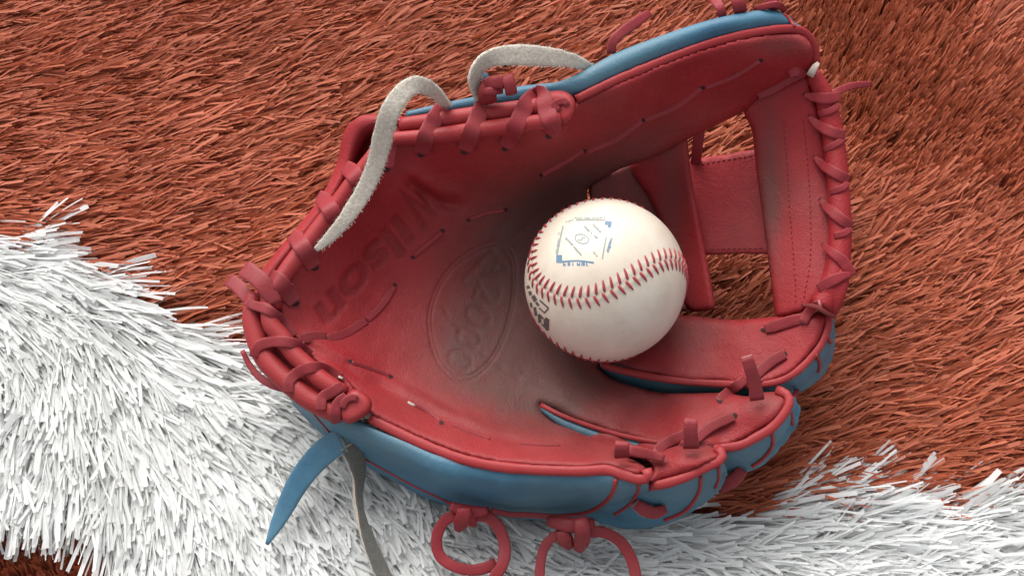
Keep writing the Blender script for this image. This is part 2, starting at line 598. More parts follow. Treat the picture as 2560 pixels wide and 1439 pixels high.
def build_turf():
    x0, x1, y0, y1 = -0.37, 0.37, -0.235, 0.30
    sp = 0.0043
    xs, ys = np.meshgrid(np.arange(x0, x1, sp), np.arange(y0, y1, sp))
    c = np.stack([xs.ravel(), ys.ravel()], 1) + rng.normal(size=(xs.size, 2)) * sp * 0.38
    px = proj(np.column_stack([c, np.full(len(c), -0.01)]))
    m = (px[:, 0] > -260) & (px[:, 0] < 2820) & (px[:, 1] > -330) & (px[:, 1] < 1690)
    c, px = c[m], px[m]
    jit = px + rng.normal(size=px.shape) * 10
    white = inside(WHITE, jit)
    # a few stray tufts across the line
    for iswhite, name, mat, ctrl in ((False, "brown_turf", 'turf_brown', FLOW_B), (True, "white_turf", 'turf_white', FLOW_W)):
        k = white == iswhite
        cc, pp = c[k], px[k]
        az, flat = flow(ctrl, pp)
        nb = 7 if iswhite else 10
        nt_ = len(cc)
        # low-frequency wander of the tufts
        wander = 0.18 * np.sin(cc[:, 0] * 130 + 3 * np.sin(cc[:, 1] * 90)) * np.sin(cc[:, 1] * 110 + 1.3)
        az = az + wander + rng.normal(size=nt_) * (0.13 if not iswhite else 0.24)
        lift_t = rng.normal(size=nt_) * 0.0016
        az = np.repeat(az, nb) + rng.normal(size=nt_ * nb) * 0.10
        flat = np.clip(np.repeat(flat, nb) + rng.normal(size=nt_ * nb) * 0.05, 0.2, 1.02)
        wild = rng.random(nt_ * nb) < (0.035 if iswhite else 0.025)
        az[wild] += rng.normal(size=wild.sum()) * 0.45
        n = nt_ * nb
        root = np.repeat(cc, nb, 0) + rng.normal(size=(n, 2)) * 0.0013
        pt = np.column_stack([root, np.full(n, -0.0185)])
        e0 = np.radians(78 + rng.normal(size=n) * 6)
        e1 = np.radians(72 * (1 - flat) + -2 + rng.normal(size=n) * 6)
        rise = (0.0182 if iswhite else 0.0172) + np.repeat(lift_t, nb) + rng.normal(size=n) * 0.0012
        if not iswhite:                     # worn-down pile in the near corner, below the line
            rp = np.repeat(pp, nb, 0)
            low = (rp[:, 0] < 460) & (rp[:, 1] > 1080)
            rise[low] *= 0.36
        seg = 5
        tt = (np.arange(seg) + 0.5) / seg
        ease = tt ** 0.5
        ease = tt ** 0.38 if iswhite else tt ** 0.45
        ee = e0[:, None] * (1 - ease) + e1[:, None] * ease
        zs = np.sin(ee).mean(1)
        L = np.clip(rise / zs, 0.012, 0.052 if iswhite else 0.047)
        L = L * np.where(wild, 0.85, 1.0)
        wd = (0.00054 if not iswhite else 0.00074) * (1 + rng.normal(size=n) * 0.22)
        kind_ = rng.random(n)
        wd[kind_ < 0.35] *= 0.5
        wd[kind_ > 0.90] *= 1.7
        rollb = rng.normal(size=n) * 0.55
        Hd = np.column_stack([np.cos(az), np.sin(az) / CT, np.zeros(n)])
        Hd /= np.linalg.norm(Hd, axis=1)[:, None]
        Sd = np.column_stack([-Hd[:, 1], Hd[:, 0], np.zeros(n)])
        verts = np.empty((n, seg + 1, 2, 3))
        bend = rng.normal(size=n) * 0.16
        p = pt.copy()
        for s in range(seg + 1):
            e = ee[:, min(s, seg - 1)][:, None]
            up = -np.sin(e) * Hd + np.cos(e) * np.array([0, 0, 1.0])
            side = Sd * np.cos(rollb)[:, None] + up * np.sin(rollb)[:, None]
            wk = wd * (1.0 if s < seg else 0.9)
            verts[:, s, 0] = p + side * wk[:, None]
            verts[:, s, 1] = p - side * wk[:, None]
            if s < seg:
                hd = Hd * np.cos(bend * s / seg)[:, None] + Sd * np.sin(bend * s / seg)[:, None]
                p = p + (L / seg)[:, None] * (np.cos(e) * hd + np.sin(e) * np.array([0, 0, 1.0]))
        verts[:, seg, 0] += Hd * (rng.normal(size=n) * 0.0003)[:, None]
        # keep what the frame (and a step beside it) can see
        nv = (seg + 1) * 2
        base = (np.arange(n) * nv)[:, None, None]
        idx = np.array([[2 * s, 2 * s + 1, 2 * s + 3, 2 * s + 2] for s in range(seg)])[None]
        faces = (base + idx).reshape(-1, 4).astype(np.int32)
        me = bpy.data.meshes.new(name)
        me.vertices.add(n * nv)
        me.vertices.foreach_set("co", verts.reshape(-1).astype(np.float32))
        nf = len(faces)
        me.loops.add(nf * 4)
        me.loops.foreach_set("vertex_index", faces.ravel())
        me.polygons.add(nf)
        me.polygons.foreach_set("loop_start", np.arange(nf, dtype=np.int32) * 4)
        me.polygons.foreach_set("loop_total", np.full(nf, 4, np.int32))
        me.polygons.foreach_set("use_smooth", np.ones(nf, bool))
        me.materials.append(M[mat])
        me.update()
        o = link(bpy.data.objects.new(name, me))
        o["kind"] = "stuff"
        o["category"] = "turf"
        o["label"] = ("long white artificial turf fibres of the painted line along the bottom" if iswhite
                      else "long reddish brown artificial turf fibres combed flat around the glove")
        print(name, n, "fibres", nf * 2, "tris")
build_turf()

# ------------------------------------------------------------------ the glove
glove = bpy.data.objects.new("baseball_glove", None)
link(glove)
glove.empty_display_size = 0.05
glove["label"] = "red leather baseball glove with blue back lying open on the turf"
glove["category"] = "baseball glove"
G = glove

# --- palm with the thumb and the four finger fronts
palm_line = [(915, 1012), (932, 1038), (1000, 1072), (1080, 1107), (1160, 1136), (1250, 1155), (1350, 1163), (1450, 1166), (1517, 1162), (1558, 1174), (1600, 1187),
             (1617, 1181), (1612, 1166), (1588, 1151), (1550, 1137), (1536, 1131), (1552, 1130), (1600, 1141), (1628, 1158), (1632, 1180), (1622, 1198), (1634, 1204), (1660, 1201), (1717, 1183), (1759, 1162), (1796, 1145), (1801, 1132), (1786, 1118),
             (1759, 1111), (1712, 1114), (1680, 1118), (1642, 1124), (1592, 1116), (1533, 1104), (1467, 1087), (1400, 1058), (1362, 1026), (1350, 1010), (1362, 1014), (1404, 1036), (1467, 1060), (1550, 1085), (1634, 1103), (1720, 1114), (1790, 1116),
             (1842, 1107), (1884, 1087), (1925, 1061), (1952, 1032), (1967, 1007), (1963, 988), (1940, 979), (1905, 981), (1871, 990), (1830, 984), (1796, 981), (1717, 983), (1654, 980), (1592, 967), (1533, 946), (1502, 922), (1499, 911), (1512, 911), (1550, 923),
             (1613, 939), (1675, 947), (1738, 954), (1821, 958), (1900, 958), (1946, 948), (1984, 928), (2017, 894), (2046, 857), (2063, 815), (2064, 788), (2044, 776), (2017, 784), (1960, 789), (1900, 794), (1855, 798), (1800, 797), (1738, 789), (1700, 784),
             (1640, 735), (1560, 640), (1495, 545), (1468, 492), (1478, 462), (1517, 442), (1554, 421), (1617, 400), (1709, 354), (1775, 321), (1867, 275), (1900, 243), (1971, 202), (2013, 184), (2031, 154), (2030, 117), (2013, 92), (1992, 82),
             (1950, 81), (1867, 92), (1784, 113), (1700, 142), (1617, 175), (1534, 209), (1450, 248), (1425, 275), (1400, 300), (1269, 318), (1186, 326), (1102, 338), (1000, 350), (950, 375), (925, 420), (880, 470), (800, 575), (735, 655), (705, 715), (692, 765), (715, 830), (770, 890), (830, 935), (880, 970)]
palm_ctrl = [(950, 420, 8.6), (880, 490, 7.9), (800, 590, 7.2), (720, 690, 6.6), (700, 770, 6.0), (740, 850, 5.4), (820, 920, 5.2), (910, 1000, 5.0),
             (990, 370, 9.0), (1100, 358, 9.6), (1250, 340, 10.2), (1400, 315, 10.8),
             (1442, 255, 11.2), (1534, 210, 11.6), (1700, 145, 12.2), (1867, 95, 12.4), (1992, 85, 12.2), (2028, 130, 11.8),
             (2010, 185, 10.3), (1888, 240, 9.0), (1775, 320, 7.6), (1709, 352, 7.0), (1617, 398, 6.3), (1517, 442, 5.4), (1470, 475, 4.8),
             (1360, 435, 7.1), (1470, 375, 7.9), (1610, 300, 8.9), (1750, 220, 10.1), (1900, 155, 11.2), (1560, 260, 10.5), (1450, 300, 10.2), (1720, 170, 11.5),
             (1100, 480, 6.6), (1200, 520, 5.2), (1000, 520, 6.2), (950, 600, 5.0), (1300, 560, 3.9), (1400, 520, 3.9), (1060, 640, 4.2), (900, 720, 4.4), (820, 770, 4.9), (1000, 760, 3.6),
             (1150, 720, 3.1), (1150, 850, 2.9), (1250, 700, 2.6), (1350, 800, 2.25), (1300, 900, 2.4), (1450, 700, 2.3), (1513, 795, 2.1), (1600, 740, 2.6), (1000, 900, 3.5), (880, 860, 4.3), (1100, 960, 3.2), (1250, 980, 2.7),
             (1000, 1065, 5.0), (1160, 1130, 5.2), (1300, 1155, 5.4), (1467, 1160, 5.7), (1600, 1180, 6.0), (950, 960, 4.0), (1100, 1040, 3.9), (1250, 1080, 3.7), (1400, 1100, 3.9), (1530, 1125, 4.6),
             (1467, 1090, 3.4), (1600, 1118, 4.2), (1709, 1118, 4.9), (1796, 1132, 5.4), (1717, 1180, 5.2), (1640, 1200, 4.9), (1700, 1150, 5.3),
             (1400, 1005, 2.9), (1550, 1000, 3.2), (1550, 1075, 3.4), (1700, 1040, 4.0), (1667, 1098, 3.9), (1800, 1000, 4.5), (1800, 1112, 4.6), (1890, 1080, 5.0), (1905, 985, 5.2), (1963, 1000, 5.6), (1880, 1030, 5.2),
             (1600, 910, 3.1), (1738, 950, 3.7), (1855, 952, 4.3), (1738, 795, 3.4), (1750, 870, 3.5), (1850, 870, 4.2), (1855, 800, 4.3), (1950, 800, 5.0), (1960, 870, 5.0), (1946, 945, 4.9), (2046, 857, 5.7), (2063, 790, 6.0), (2017, 786, 5.7),
             (1533, 950, 2.5), (1654, 984, 2.75), (1796, 986, 3.9), (1675, 945, 3.4), (1383, 1054, 2.6), (1467, 1088, 2.9), (1592, 1117, 3.7), (1467, 1061, 3.2), (1400, 905, 2.3), (1500, 905, 2.35)]
palm_h = TPS(palm_ctrl)

OVAL = cr([(1130, 945), (1095, 905), (1076, 850), (1071, 790), (1085, 735), (1112, 685), (1150, 645), (1200, 615), (1250, 605), (1285, 640), (1290, 710), (1279, 790), (1255, 860), (1225, 910), (1185, 945), (1155, 952)], step=8, closed=True)
OVAL = np.vstack([OVAL, OVAL[:1]])
OVAL_IN = (OVAL - OVAL.mean(0)) * 0.93 + OVAL.mean(0)
def letters(body, origin, along, up, shear=0.0, bold=0.0):
    """triangles of pressed lettering, laid out on the leather: origin, full run of the line, height of one em"""
    cu = bpy.data.curves.new("lettering", 'FONT')
    cu.body = body
    cu.shear = shear
    cu.offset = bold
    ob = bpy.data.objects.new("lettering", cu)
    COL.objects.link(ob)
    bpy.context.view_layer.update()
    me = ob.evaluated_get(bpy.context.evaluated_depsgraph_get()).to_mesh()
    me.calc_loop_triangles()
    co = np.array([v.co[:2] for v in me.vertices])
    tr = np.array([t.vertices[:] for t in me.loop_triangles])
    bpy.data.objects.remove(ob)
    bpy.data.curves.remove(cu)
    co[:, 0] -= co[:, 0].min()
    co[:, 0] /= co[:, 0].max()
    p = np.array(origin, float) + co[:, :1] * np.array(along, float) + co[:, 1:] * np.array(up, float)
    return p[tr]

def in_tris(tris, q):
    lo, hi = tris.reshape(-1, 2).min(0) - 4, tris.reshape(-1, 2).max(0) + 4
    s = np.zeros(len(q))
    box = np.where((q > lo).all(1) & (q < hi).all(1))[0]
    if not len(box):
        return s
    acc = np.zeros(len(box))
    offs = [(0, 0), (4, 0), (-4, 0), (0, 4), (0, -4), (3, 3), (-3, 3), (3, -3), (-3, -3)]
    for ox, oy in offs:
        p = q[box] + np.array([ox, oy])
        hit = np.zeros(len(box), bool)
        for a, b, c in tris:
            d1 = (p[:, 0] - b[0]) * (a[1] - b[1]) - (a[0] - b[0]) * (p[:, 1] - b[1])
            d2 = (p[:, 0] - c[0]) * (b[1] - c[1]) - (b[0] - c[0]) * (p[:, 1] - c[1])
            d3 = (p[:, 0] - a[0]) * (c[1] - a[1]) - (c[0] - a[0]) * (p[:, 1] - a[1])
            hit |= ~(((d1 < 0) | (d2 < 0) | (d3 < 0)) & ((d1 > 0) | (d2 > 0) | (d3 > 0)))
        acc += hit
    s[box] = acc / len(offs)
    return s

UPH = np.array([0.76, 0.65])
HEEL_TEXT = [letters("W", np.array([1052, 508]) - 58 * UPH - 0.5 * np.array([-62, 72]), (-62, 72), UPH * 155, 0.15, 0.02),
             letters("ilson", np.array([1013, 552]) - 26 * UPH, (-212, 246), UPH * 112, 0.15, 0.032)]
UPO = np.array([0.90, 0.40])
OVAL_TEXT = [letters("A2000", np.array([1262, 632]) - 33 * UPO, (-122, 292), UPO * 98, 0.0, 0.004)]

def stamp_mask(q):
    return np.maximum.reduce([in_tris(t, q) for t in HEEL_TEXT])

def oval_mask(q):
    return np.maximum.reduce([in_tris(t, q) for t in OVAL_TEXT])

def groove(line, q, w):
    return np.exp(-(dist_line(line, q) / w) ** 2)

CREASE = cr([(765, 865), (840, 905), (910, 945), (990, 985), (1080, 1035), (1160, 1068), (1240, 1095), (1330, 1110), (1420, 1112), (1520, 1120)], step=12)
CREASE2 = cr([(870, 905), (960, 935), (1050, 975), (1150, 1030)], step=12)
FOLD = cr([(1030, 462), (1062, 485), (1095, 505), (1140, 512)], step=10)
WEAR = [cr(l, step=14) for l in ([(1100, 760), (1190, 870), (1300, 950)], [(1330, 560), (1240, 620), (1160, 700)], [(1310, 930), (1400, 985), (1500, 1000)], [(1690, 860), (1760, 880), (1840, 870)],
                                 [(980, 470), (1060, 440), (1160, 430)], [(760, 740), (800, 800), (880, 830)])]

def palm_detail(q):
    h = -0.05 * np.maximum(groove(OVAL, q, 3.2), groove(OVAL_IN, q, 3.0))
    h -= 0.038 * oval_mask(q)
    h -= 0.07 * stamp_mask(q)
    h -= 0.16 * groove(CREASE, q, 13) * (0.75 + 0.25 * np.sin(q[:, 0] * 0.06))
    h += 0.08 * groove(CREASE + np.array([4, -22]), q, 14)
    h -= 0.06 * groove(CREASE2, q, 8)
    h -= 0.30 * groove(FOLD, q, 16)
    h += 0.14 * groove(FOLD + np.array([8, -26]), q, 18)
    for l in WEAR:
        h -= 0.035 * groove(l, q, 7) * (0.6 + 0.4 * np.sin(q[:, 0] * 0.11 + q[:, 1] * 0.07))
    # soft unevenness of used leather
    h += 0.03 * np.sin(q[:, 0] * 0.021 + 2 * np.sin(q[:, 1] * 0.013)) * np.sin(q[:, 1] * 0.024 + 1.7)
    h += 0.012 * np.sin(q[:, 0] * 0.067 + 1.3) * np.sin(q[:, 1] * 0.059 + 2 * np.sin(q[:, 0] * 0.02))
    return h

def palm_dirt_shade(q):  # pocket stains and grime, with shade under the thumb wall painted in
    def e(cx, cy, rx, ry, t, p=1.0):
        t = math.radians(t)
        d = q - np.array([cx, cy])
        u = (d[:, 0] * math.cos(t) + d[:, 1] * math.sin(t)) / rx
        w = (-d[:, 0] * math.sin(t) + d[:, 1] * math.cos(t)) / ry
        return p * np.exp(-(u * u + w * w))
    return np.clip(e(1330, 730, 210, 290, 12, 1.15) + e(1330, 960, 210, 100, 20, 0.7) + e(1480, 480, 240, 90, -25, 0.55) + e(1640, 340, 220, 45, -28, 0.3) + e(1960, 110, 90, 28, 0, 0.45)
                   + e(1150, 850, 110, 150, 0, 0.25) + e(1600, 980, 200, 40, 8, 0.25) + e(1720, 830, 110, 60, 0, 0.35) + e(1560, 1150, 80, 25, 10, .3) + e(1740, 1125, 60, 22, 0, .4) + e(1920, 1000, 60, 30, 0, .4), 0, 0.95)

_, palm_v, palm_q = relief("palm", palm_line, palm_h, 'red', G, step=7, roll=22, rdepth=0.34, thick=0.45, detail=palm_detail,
                           attrs={"dirt_shade": palm_dirt_shade, "stamp": lambda q: np.maximum(stamp_mask(q), 0.25 * oval_mask(q))},
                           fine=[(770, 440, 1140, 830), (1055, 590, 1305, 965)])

# --- blue back panels
def off(pts, dx, dy, dz, zmin=0.0):
    p = np.array(pts) + np.array([dx, dy, dz])
    p[:, 2] = np.maximum(p[:, 2], zmin)
    return p

def ground_rail(pts, dx, dy, z=0.0):
    p = np.array(pts) + np.array([dx, dy, 0])
    p[:, 2] = z
    return p

t0 = PP([(1015, 300, 9.1), (1130, 285, 9.6), (1300, 262, 10.3), (1434, 242, 11.0), (1534, 200, 11.4), (1617, 164, 11.7), (1700, 131, 12.0), (1784, 103, 12.1), (1867, 82, 12.2), (1951, 70, 12.1), (1990, 72, 11.9)])
t1 = PP([(1015, 288, 9.4), (1130, 266, 9.95), (1300, 234, 10.75), (1425, 214, 11.45), (1534, 162, 11.95), (1617, 127, 12.3), (1700, 96, 12.55), (1784, 70, 12.7), (1867, 52, 12.75), (1945, 44, 12.55), (1986, 60, 12.1)])
t2 = PP([(1015, 280, 9.3), (1120, 256, 9.85), (1283, 219, 10.6), (1408, 200, 11.3), (1534, 135, 11.75), (1617, 102, 12.1), (1700, 73, 12.35), (1784, 48, 12.5), (1867, 31, 12.5), (1930, 25, 12.35), (1972, 42, 11.9)])
t3 = off(t2, 0, 0.004, -0.018)
t5 = ground_rail(t2, -0.005, -0.028, 0.002)
t5[3:] = PP([(1434, 470, 3.6), (1534, 424, 4.7), (1617, 384, 5.6), (1700, 340, 6.4), (1784, 300, 7.1), (1867, 256, 7.9), (1951, 200, 9.2), (1990, 185, 9.7)])
t4 = (t3 + t5) / 2 + np.array([0, 0.010, 0.004])
loft("thumb_back", [t0, t1, t2, t3, t4, t5], 'blue', G, n=80, m=7)

# thumb tip cap
c0 = PP([(1988, 70, 11.9), (2008, 88, 11.7), (2024, 110, 11.5), (2036, 145, 10.9), (2034, 175, 10.3)])
c1 = PP([(1984, 54, 12.0), (2008, 70, 11.6), (2030, 100, 11.1), (2041, 140, 10.4), (2038, 178, 9.8)])
c2 = off(c1, 0.000, 0.004, -0.012)
c3 = off(c1, -0.006, 0.004, -0.04)
loft("thumb_tip", [c0, c1, c2, c3], 'blue', G, n=30, m=6)

p0 = PP([(722, 984, 4.7), (790, 1018, 4.8), (880, 1055, 4.76), (1000, 1099, 4.80), (1116, 1144, 4.93), (1288, 1168, 5.05), (1459, 1172, 5.45), (1545, 1188, 5.55), (1618, 1200, 5.6)])
p1 = PP([(722, 990, 4.1), (788, 1032, 4.1), (875, 1080, 4.1), (995, 1140, 4.2), (1112, 1190, 4.35), (1288, 1212, 4.5), (1459, 1218, 4.7), (1552, 1225, 4.9), (1622, 1219, 5.0)])
p2 = PP([(728, 1000, 2.8), (788, 1056, 2.4), (866, 1112, 2.2), (985, 1178, 1.9), (1105, 1238, 1.6), (1288, 1270, 1.5), (1459, 1272, 1.7), (1555, 1262, 2.4), (1618, 1238, 3.4)])
p3 = PP([(735, 1008, 1.6), (800, 1075, 1.0), (880, 1140, 0.8), (985, 1198, 0.6), (1105, 1256, 0.5), (1288, 1292, 0.35), (1450, 1300, 0.4), (1550, 1290, 0.9), (1606, 1254, 2.3)])
p4 = ground_rail(p3, 0.002, 0.02, 0.0)
loft("finger_back", [p0, p1, p2, p3, p4], 'blue', G, n=80, m=6)

r0 = PP([(1470, 1235, 3.0), (1560, 1232, 4.0), (1621, 1214, 4.6), (1675, 1202, 4.8), (1738, 1183, 5.0), (1775, 1165, 5.1), (1804, 1146, 5.3)])
r1 = PP([(1475, 1255, 2.3), (1565, 1258, 2.9), (1628, 1248, 3.6), (1684, 1232, 3.9), (1745, 1208, 4.2), (1783, 1186, 4.5), (1811, 1158, 4.9)])
r2 = PP([(1485, 1285, 1.2), (1571, 1300, 1.2), (1634, 1294, 1.6), (1693, 1274, 2.0), (1750, 1242, 2.7), (1792, 1210, 3.4), (1815, 1172, 4.3)])
r3 = PP([(1500, 1303, 0.6), (1571, 1318, 0.4), (1634, 1312, 0.7), (1696, 1291, 1.1), (1750, 1258, 1.9), (1792, 1225, 2.7), (1813, 1184, 3.7)])
r4 = ground_rail(r3, -0.008, 0.022, 0.004)
loft("finger_back", [r0, r1, r2, r3, r4], 'blue', G, n=60, m=6)

m0 = PP([(1740, 1140, 4.2), (1805, 1127, 4.4), (1863, 1107, 4.75), (1905, 1091, 4.95), (1946, 1062, 5.15), (1975, 1022, 5.4), (1978, 990, 5.5)])
m1 = PP([(1745, 1155, 3.5), (1810, 1145, 4.0), (1866, 1126, 4.3), (1912, 1105, 4.5), (1955, 1070, 4.8), (1985, 1028, 5.1), (1988, 994, 5.3)])
m2 = PP([(1750, 1175, 2.6), (1815, 1168, 2.9), (1868, 1155, 3.2), (1914, 1131, 3.5), (1956, 1090, 3.9), (1987, 1043, 4.4), (1992, 1005, 4.7)])
m3 = PP([(1755, 1190, 1.8), (1817, 1182, 2.1), (1865, 1176, 2.3), (1908, 1153, 2.7), (1950, 1108, 3.3), (1984, 1060, 3.9), (1990, 1020, 4.2)])
m4 = ground_rail(m3, -0.02, 0.02, 0.008)
loft("finger_back", [m0, m1, m2, m3, m4], 'blue', G, n=60, m=6)
# inner wall of the same finger, seen in the slit beside the ring finger
s0 = PP([(1352, 1013, 2.7), (1404, 1040, 2.88), (1467, 1064, 3.02), (1550, 1089, 3.22), (1634, 1106, 3.5), (1720, 1112, 4.0), (1790, 1115, 4.4)])
s1 = PP([(1352, 1026, 2.6), (1404, 1064, 2.72), (1467, 1091, 2.88), (1550, 1115, 3.1), (1634, 1131, 3.35), (1720, 1140, 3.3), (1790, 1150, 3.4)])
s2 = PP([(1352, 1040, 1.4), (1404, 1075, 1.0), (1467, 1105, 1.0), (1550, 1128, 1.1), (1634, 1148, 1.2), (1720, 1165, 1.6), (1790, 1180, 1.8)])
loft("finger_side", [s0, s1, s2], 'blue', G, n=50, m=5)

i0 = PP([(1500, 909, 2.4), (1560, 926, 2.7), (1650, 945, 2.95), (1738, 955, 3.22), (1821, 959, 3.7), (1905, 960, 4.2), (1950, 945, 4.7), (1990, 924, 5.0), (2024, 892, 5.2), (2053, 857, 5.5), (2071, 815, 5.7), (2071, 782, 5.8)])
i1 = PP([(1500, 915, 2.2), (1560, 941, 2.2), (1650, 962, 2.4), (1738, 972, 2.8), (1821, 974, 3.3), (1912, 974, 3.8), (1962, 964, 4.1), (2007, 943, 4.4), (2043, 908, 4.7), (2070, 868, 5.0), (2080, 822, 5.3), (2078, 788, 5.5)])
i2 = PP([(1500, 925, 1.7), (1560, 960, 1.5), (1650, 984, 1.6), (1738, 994, 1.9), (1821, 994, 2.4), (1915, 985, 3.1), (1968, 980, 3.3), (2016, 960, 3.6), (2053, 925, 3.9), (2077, 880, 4.4), (2083, 832, 4.8), (2080, 795, 5.1)])
i3 = PP([(1500, 940, 1.2), (1560, 980, 0.9), (1650, 1005, 0.9), (1738, 1015, 1.2), (1821, 1010, 1.8), (1915, 995, 2.4), (1968, 985, 2.7), (2014, 966, 3.0), (2050, 935, 3.3), (2074, 892, 3.8), (2080, 845, 4.3), (2078, 805, 4.6)])
i4 = ground_rail(i3, -0.012, 0.022, 0.01)
loft("finger_back", [i0, i1, i2, i3, i4], 'blue', G, n=80, m=6)

# --- red welts along the panel edges
def welt(path, r=8.5, mat='roll', name="welt"):
    strap(name, cr(PP(path), step=0.0025), r * PX * 2.25, r * PX * 1.5, mat, G, base=True, ncs=12, power=2.3, rough=0.03)
welt([(925, 1045, 4.75), (1000, 1083, 4.75), (1080, 1119, 4.85), (1160, 1148, 4.95), (1250, 1166, 5.05), (1350, 1174, 5.2), (1450, 1177, 5.4), (1517, 1174, 5.5), (1558, 1186, 5.6), (1600, 1198, 5.7), (1620, 1191, 5.85), (1616, 1172, 5.9)], 11)
welt([(1622, 1214, 4.6), (1660, 1209, 4.75), (1717, 1191, 4.95), (1762, 1169, 5.1), (1800, 1150, 5.25), (1806, 1134, 5.3), (1792, 1118, 5.2)], 10)
welt([(1760, 1124, 4.3), (1845, 1114, 4.8), (1888, 1094, 5.0), (1930, 1068, 5.15), (1958, 1036, 5.35), (1973, 1008, 5.5), (1968, 986, 5.5), (1942, 974, 5.3)], 10)
welt([(1352, 1011, 2.75), (1404, 1037, 3.0), (1467, 1061, 3.15), (1550, 1086, 3.4), (1634, 1103, 3.7), (1700, 1112, 3.95)], 5)
welt([(1505, 911, 2.45), (1560, 927, 2.75), (1650, 945, 3.2), (1738, 955, 3.5), (1821, 959, 4.0), (1900, 960, 4.5), (1950, 952, 4.7), (1990, 930, 5.0), (2024, 898, 5.2), (2053, 861, 5.45), (2070, 817, 5.65), (2070, 784, 5.8)], 8)
welt([(1440, 248, 11.1), (1534, 203, 11.5), (1617, 168, 11.8), (1700, 135, 12.05), (1784, 106, 12.2), (1867, 85, 12.3), (1950, 73, 12.25), (1996, 75, 12.1), (2020, 90, 11.8), (2036, 117, 11.4), (2039, 154, 10.8), (2028, 185, 10.2)], 9)

# seam welts running over the blue finger ends
for pth, r in (([(1540, 1196), (1532, 1230), (1505, 1260), (1460, 1281), (1380, 1288), (1290, 1284), (1200, 1274), (1116, 1253)], 5.5), ([(1598, 1208), (1593, 1232), (1572, 1261), (1536, 1286)], 4),
               ([(1752, 1188), (1750, 1220), (1734, 1252), (1708, 1279), (1660, 1300)], 5), ([(1797, 1165), (1797, 1195), (1788, 1220)], 4), ([(1930, 1080), (1931, 1112), (1908, 1145), (1880, 1166)], 5), ([(1979, 1030), (1982, 1062)], 4),
               ([(2040, 885), (2049, 908), (2046, 930)], 4.5), ([(2068, 838), (2077, 858)], 4), ([(764, 1006), (800, 1052), (858, 1112), (944, 1164), (1030, 1211), (1116, 1252)], 3), ([(1958, 34), (1976, 52), (1986, 68)], 4)):
    tube("seam_welt", stick(pth, 0.3, k=2), r * PX, 'roll', G, ncs=8)

# --- heel: double binding rolls and wrist opening
roll_specs = [
    [(1002, 312, 9.55), (1080, 304, 9.9), (1180, 290, 10.3), (1280, 276, 10.75), (1370, 264, 11.1), (1415, 262, 11.2)],
    [(980, 347, 9.45), (1080, 341, 9.85), (1180, 327, 10.25), (1280, 314, 10.7), (1370, 303, 11.0), (1402, 296, 11.1)],
    [(965, 345, 9.2), (935, 390, 8.8), (890, 450, 8.2), (835, 525, 7.55), (770, 610, 6.95), (720, 675, 6.6), (690, 725, 6.35), (680, 770, 6.1)],
    [(668, 735, 6.35), (676, 805, 6.1), (704, 842, 5.9), (735, 884, 5.75), (768, 915, 5.65), (805, 949, 5.6), (860, 985, 5.45)],
    [(640, 735, 5.9), (630, 787, 5.65), (640, 836, 5.4), (661, 890, 5.2), (695, 930, 5.1), (735, 966, 5.05), (780, 1000, 5.0), (850, 1035, 5.0)]]
roll_r = [22, 20, 23, 22, 27]
for s, r in zip(roll_specs, roll_r):
    tube("binding_roll", cr(PP(s), step=0.0025), [r * PX * .8, r * PX, r * PX, r * PX, r * PX * 0.95], 'roll', G, base=True, ncs=16)

relief("heel_pad", [(630, 735), (690, 720), (730, 790), (790, 870), (870, 950), (890, 1000), (860, 1040), (800, 1010), (720, 960), (655, 890), (625, 800)],
       TPS([(640, 740, 5.0), (700, 740, 5.6), (640, 860, 4.6), (780, 880, 5.0), (740, 960, 4.4), (880, 990, 4.8), (850, 1035, 4.4)]), 'red', G, step=10, roll=10, rdepth=0.1, thick=1.2)
# outer wrist band and the dark hand opening behind the heel
w0 = PP([(1010, 292, 9.0), (945, 292, 8.9), (898, 305, 8.5), (874, 345, 7.9), (858, 410, 7.2), (825, 480, 6.7), (765, 560, 6.2), (700, 635, 5.8), (662, 690, 5.5), (650, 740, 5.2)])
w1 = PP([(1010, 322, 8.4), (955, 328, 8.2), (922, 345, 7.8), (905, 380, 7.3), (880, 430, 6.9), (840, 500, 6.45), (782, 580, 6.0), (715, 655, 5.65), (675, 712, 5.3), (662, 750, 5.1)])
w2 = off(w0, -0.004, 0.002, -0.01)
w3 = ground_rail(w0, 0.006, -0.01, 0.004)
loft("wrist_band", [w1, PP([(1010, 300, 9.1), (946, 304, 8.95), (905, 318, 8.6), (884, 355, 8.0), (866, 415, 7.35), (831, 487, 6.85), (771, 566, 6.35), (706, 641, 5.95), (667, 696, 5.6), (654, 742, 5.25)]), w0, w2, w3], 'red', G, n=60, m=6)
l0 = PP([(1000, 335, 8.0), (945, 335, 7.4), (915, 352, 6.6), (900, 400, 5.6), (870, 455, 5.2), (800, 550, 4.6)])
l1 = PP([(1000, 370, 7.0), (960, 375, 6.0), (930, 395, 5.2), (915, 430, 4.6), (890, 480, 4.2), (830, 570, 3.8)])
l2 = PP([(1010, 420, 5.0), (990, 430, 4.0), (970, 450, 3.4), (950, 490, 3.0), (920, 540, 2.8), (860, 620, 2.6)])
loft("hand_lining", [l0, l1, l2], 'lining', G, n=30, m=5)

